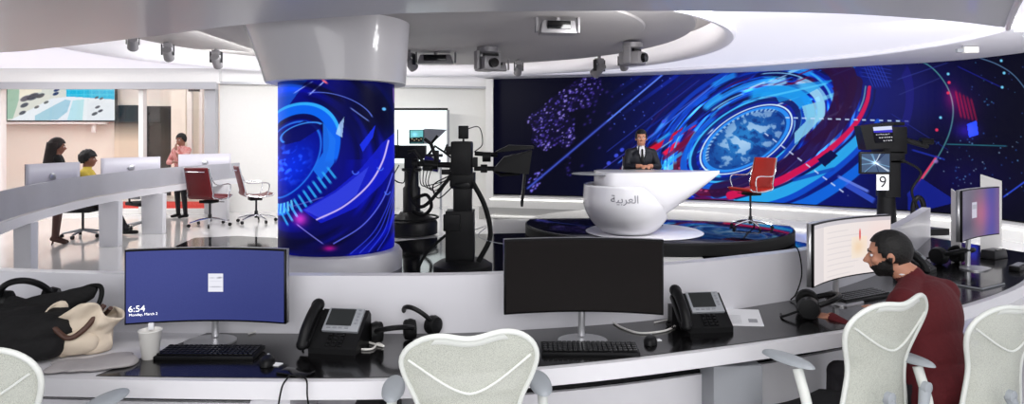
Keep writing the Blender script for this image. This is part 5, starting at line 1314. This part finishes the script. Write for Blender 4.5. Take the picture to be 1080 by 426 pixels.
def zone_m(c, h):
    if h.z > -.125 - .5 * min(0, h.y) and V((h.x, h.y, 0)).length < .14:
        if h.z > -.118 and h.z < -.004 - .55 * max(0, h.y) and h.y > -.012 and not (abs(h.x) < .016 and h.y > .08 and h.z > -.062 and h.z < -.050) and (h.z < -.040 or h.y < .07) and h.y > -.3 * (h.z + .12): return 2
        return 0
    for w_ in ('wL', 'wR'):
        d = V(J['h' + w_[1]]).normalized()
        if (c - V(J[w_])).dot(d) > .0 and (c - V(J[w_])).length < .22: return 0
    lg = min((c - V(J['kL'])).length, (c - V(J['kR'])).length)
    if c.z < .10: return 4
    if c.z < .60 and (c - hip).dot(fwd) > .02 or c.z < .5: return 3
    return 1
hd_f = V((-.88, .45, -.14))
tm, hpm = person('person', 'bearded man in a maroon sweater sitting and looking at the desk monitor', J, zone_m, ['skin', 'maroon', 'hair', 'trouser', 'black'], .0075,
            dict(style='short', thick=.002, front=.080, freq=60, rough=.3, solid=.010), hd_f, (1.895, 3.36, 1.10), hs=.95, cloth=1.13)
# collar and lanyard
mb = MB(); nc = nk + V((-.01, .01, .035))
mb.tube([nc + rt * .058 * math.cos(a) + fwd * .062 * math.sin(a) + V((0, 0, .006 * math.cos(a) - .012)) for a in [2 * PI * k / 24 for k in range(24)]], .006, 8, closed=True); mb.build('collar', 'white_shirt', tm)

# -- presenter in a dark suit behind the desk
hc = V((2.12, 10.92, 0)); f = V((-.10, -1, 0)).normalized()
J = dict(neck=(2.11, 10.92, 1.50), chest=(2.11, 10.93, 1.30), pelvis=(2.11, 10.98, .94), fwd=f, sL=(2.30, 10.93, 1.42), sR=(1.92, 10.93, 1.42),
         eL=(2.37, 10.80, 1.20), eR=(1.85, 10.80, 1.20), wL=(2.17, 10.60, 1.215), wR=(2.05, 10.60, 1.215), hL=(-.75, -.65, 0), hR=(.75, -.65, 0), nL=(0, -.3, 1), nR=(0, -.3, 1),
         pL=(2.20, 10.97, .93), pR=(2.02, 10.97, .93), kL=(2.22, 10.78, .90), kR=(2.0, 10.78, .90), aL=(2.22, 10.76, .47), aR=(2.0, 10.76, .47), toe=(0, -1, 0))
JP = J
def zone_p(c, h):
    if h.z > -.125 and c.z > 1.535: return 0
    for w_ in ('wL', 'wR'):
        if (c - V(JP[w_])).dot(V(JP['h' + w_[1]]).normalized()) > .0 and (c - V(JP[w_])).length < .2 and c.y < 10.66: return 0
    if c.y < 10.93 and c.z > 1.28 and abs(c.x - 2.11) < .065 * (c.z - 1.26) / .25 + .005: return 2
    if c.z < .88 or (c.z < .98 and c.y < 10.86): return 1
    return 1
tp, hpp = person('person', 'smiling presenter in dark suit and tie with hands clasped on the white desk', J, zone_p, ['skin', 'navy_suit', 'white_shirt'], .009,
            dict(style='short', thick=.006, front=.066), (-.12, -1, -.05), (2.11, 10.90, 1.655), hs=1.12, cloth=1.14)
mb = MB(); mb.tube([(2.11, 10.815, 1.475), (2.108, 10.785, 1.42), (2.107, 10.775, 1.35), (2.107, 10.775, 1.28)], [.018, .014, .024, .028], 8); mb.build('necktie', 'black', tp)
for s_ in (-1, 1): mb = MB(); mb.tube([(2.11 + s_ * .05, 10.83, 1.53), (2.11 + s_ * .065, 10.785, 1.42), (2.11 + s_ * .01, 10.775, 1.27)], .012, 8); mb.build('lapel', 'navy_suit', tp)

# -- standing woman behind the counter
wx, wy = -7.13, 10.45
J = dict(neck=(0, 0, 1.41), chest=(0, 0, 1.24), pelvis=(0, -.01, .92), fwd=(0, 1, 0), sL=(-.165, 0, 1.34), sR=(.165, 0, 1.34), eL=(-.20, .06, 1.10), eR=(.20, .06, 1.10), wL=(-.13, .26, 1.02), wR=(.13, .26, 1.02),
         pL=(-.08, 0, .88), pR=(.08, 0, .88), kL=(-.06, .03, .50), kR=(.06, .0, .50), aL=(-.06, .0, .13), aR=(.06, -.03, .13), toe=(0, .9, -.35))
JW = J
def zone_w(c, h):
    if h.z > -.12 and c.z > 1.40: return 0
    if c.z < .085: return 3
    if c.z < .60: return 2
    if c.y > .18 and c.z > .9 and (c.y > .24): return 0
    return 1
tw, _ = person('person', 'standing woman with long dark hair, black dress and high heels behind the counter', J, zone_w, ['skin_dark', 'black_cloth', 'stocking', 'brown_leather'], .012,
          dict(style='long', thick=.016, front=.06, mat='hair_brown'), (0, 1, -.1), (0, .015, 1.525), rz=-.9, loc=(wx, wy, 0), cloth=.92, face_extra=True, scale=1.0)
mb = MB(); mb.lathe([(.15, .95), (.175, .85), (.17, .70), (.155, .58)], seg=28); mb.build('skirt', 'black_cloth', tw)
for s_ in (-1, 1): mb = MB(); mb.cone((s_ * .06, -.05 + (-.02 if s_ > 0 else .01), .0), (s_ * .06, -.04, .09), .007, .014, 8); mb.build('shoe_heel', 'brown_leather', tw)
# -- seated person in yellow
J = dict(neck=(0, .05, 1.08), chest=(0, .03, .90), pelvis=(0, -.02, .58), fwd=(0, 1, 0), sL=(-.18, .04, 1.0), sR=(.18, .04, 1.0), eL=(-.23, .16, .80), eR=(.23, .16, .80), wL=(-.15, .38, .86), wR=(.15, .38, .86),
         pL=(-.09, 0, .56), pR=(.09, 0, .56), kL=(-.12, .42, .54), kR=(.12, .42, .54), aL=(-.12, .40, .11), aR=(.14, .62, .11), toe=(0, 1, 0))
def zone_y(c, h):
    if h.z > -.12 and c.z > 1.10: return 0
    if c.y > .36 and c.z > .78: return 0
    if c.z < .11: return 3
    if c.z < .53 or (c.z < .63 and c.y > .12): return 2
    return 1
person('person', 'person in a yellow top seated behind the counter beside the standing woman', J, zone_y, ['skin_dark', 'yellow_cloth', 'trouser', 'black'], .012,
       dict(style='short', thick=.030, front=.058, mat='hair', rough=3), (0, 1, 0), (0, .07, 1.21), rz=-1.25, loc=(-7.22, 11.25, 0), scale=1.07)
# -- standing man in the checked shirt, hand at his chin
J = dict(neck=(0, 0, 1.47), chest=(0, 0, 1.29), pelvis=(0, 0, .95), fwd=(0, 1, 0), sL=(-.19, 0, 1.40), sR=(.19, 0, 1.40), eL=(-.20, .16, 1.16), eR=(.22, .14, 1.14), wL=(-.05, .17, 1.40), wR=(-.04, .24, 1.16), hL=(.25, -.1, .9), nL=(0, 1, 0), hR=(-1, .1, .1),
         pL=(-.09, 0, .90), pR=(.09, 0, .90), kL=(-.10, .03, .50), kR=(.10, .03, .50), aL=(-.11, .0, .09), aR=(.11, .0, .09), toe=(0, 1, 0))
JM = J
def zone_c(c, h):
    if h.z > -.12 and c.z > 1.49 and abs(c.x) < .11: return 0
    for w_ in ('wL', 'wR'):
        if (c - V(JM[w_])).length < .2 and (c - V(JM[w_])).dot(V(JM['h' + w_[1]]).normalized()) > .0 and c.y > .11: return 0
    if c.z < .10: return 3
    if c.z < .92: return 2
    return 1
person('person', 'standing man in red checked shirt with one hand at his chin', J, zone_c, ['skin_dark', 'plaid', 'trouser', 'black'], .011,
       dict(style='short', thick=.012, front=.062), (-.15, 1, -.15), (0, .02, 1.61), rz=PI - .45, loc=(-6.85, 13.85, 0), cloth=1.08)

# ================================================================== LIGHTS
def area(loc, size, power, rot=(0, 0, 0), col=(1, 1, 1), sy=None):  # unseen area lights added to brighten the set
    l = bpy.data.lights.new('added_light', 'AREA'); l.energy = power; l.color = col; l.shape = 'RECTANGLE' if sy else 'SQUARE'; l.size = size
    if sy: l.size_y = sy
    o = bpy.data.objects.new('added_light', l); COL.objects.link(o); o.location = loc; o.rotation_euler = rot; return o
area((0.3, 1.4, 2.87), 3.6, 52, col=(1, .985, .98), sy=1.2)            # unseen overhead fill added above the operators
area((0, -1.6, 2.4), 5, 100, (math.radians(65), 0, 0), (1, .985, .985), 2)  # unseen fill added behind the camera for surfaces facing it
area((-10.5, 16.2, 3.15), 5.5, 290, col=(1, .975, .87), sy=1.8)              # office behind the glass
area((-9.3, 11, 3.1), 2.0, 150, col=(1, .98, .95), sy=5)                  # over the far counter
area((-3.6, 11.6, 3.1), 3.5, 170, (math.radians(50), 0, .1), sy=.5)         # wash added to brighten the wall between column and video wall
area((-4.3, 10.2, 3.1), .5, 70, (0, math.radians(50), 0), sy=3.5)          # added to brighten the counter front
area((2.2, 7.2, 3.0), 2.6, 110, (math.radians(48), 0, 0), sy=.5)         # unseen key light added to brighten the presenter
area((6.0, 8.0, 3.0), 2.0, 120, (math.radians(40), 0, -.2), sy=.5)  # unseen wash added to brighten the floor before the video wall
W = bpy.data.worlds.new('world'); S.world = W; W.use_nodes = True
W.node_tree.nodes['Background'].inputs[0].default_value = (.93, .95, 1, 1); W.node_tree.nodes['Background'].inputs[1].default_value = .95

# ================================================================== CAMERA
cam = bpy.data.cameras.new('camera'); co = bpy.data.objects.new('camera', cam); COL.objects.link(co)
cam.sensor_width = 36; cam.sensor_fit = 'HORIZONTAL'; cam.lens = 36 * F / 1080; cam.shift_y = (HZ - 213) / 1080; cam.clip_start = .05
co.location = (0, 0, CH); co.rotation_euler = (PI / 2, 0, 0); S.camera = co
S.view_settings.view_transform = 'Standard'; S.view_settings.look = 'None'; S.view_settings.exposure = 0; S.view_settings.gamma = 1
S.view_settings.use_curve_mapping = False
S.cycles.use_denoising = True; S.cycles.max_bounces = 8
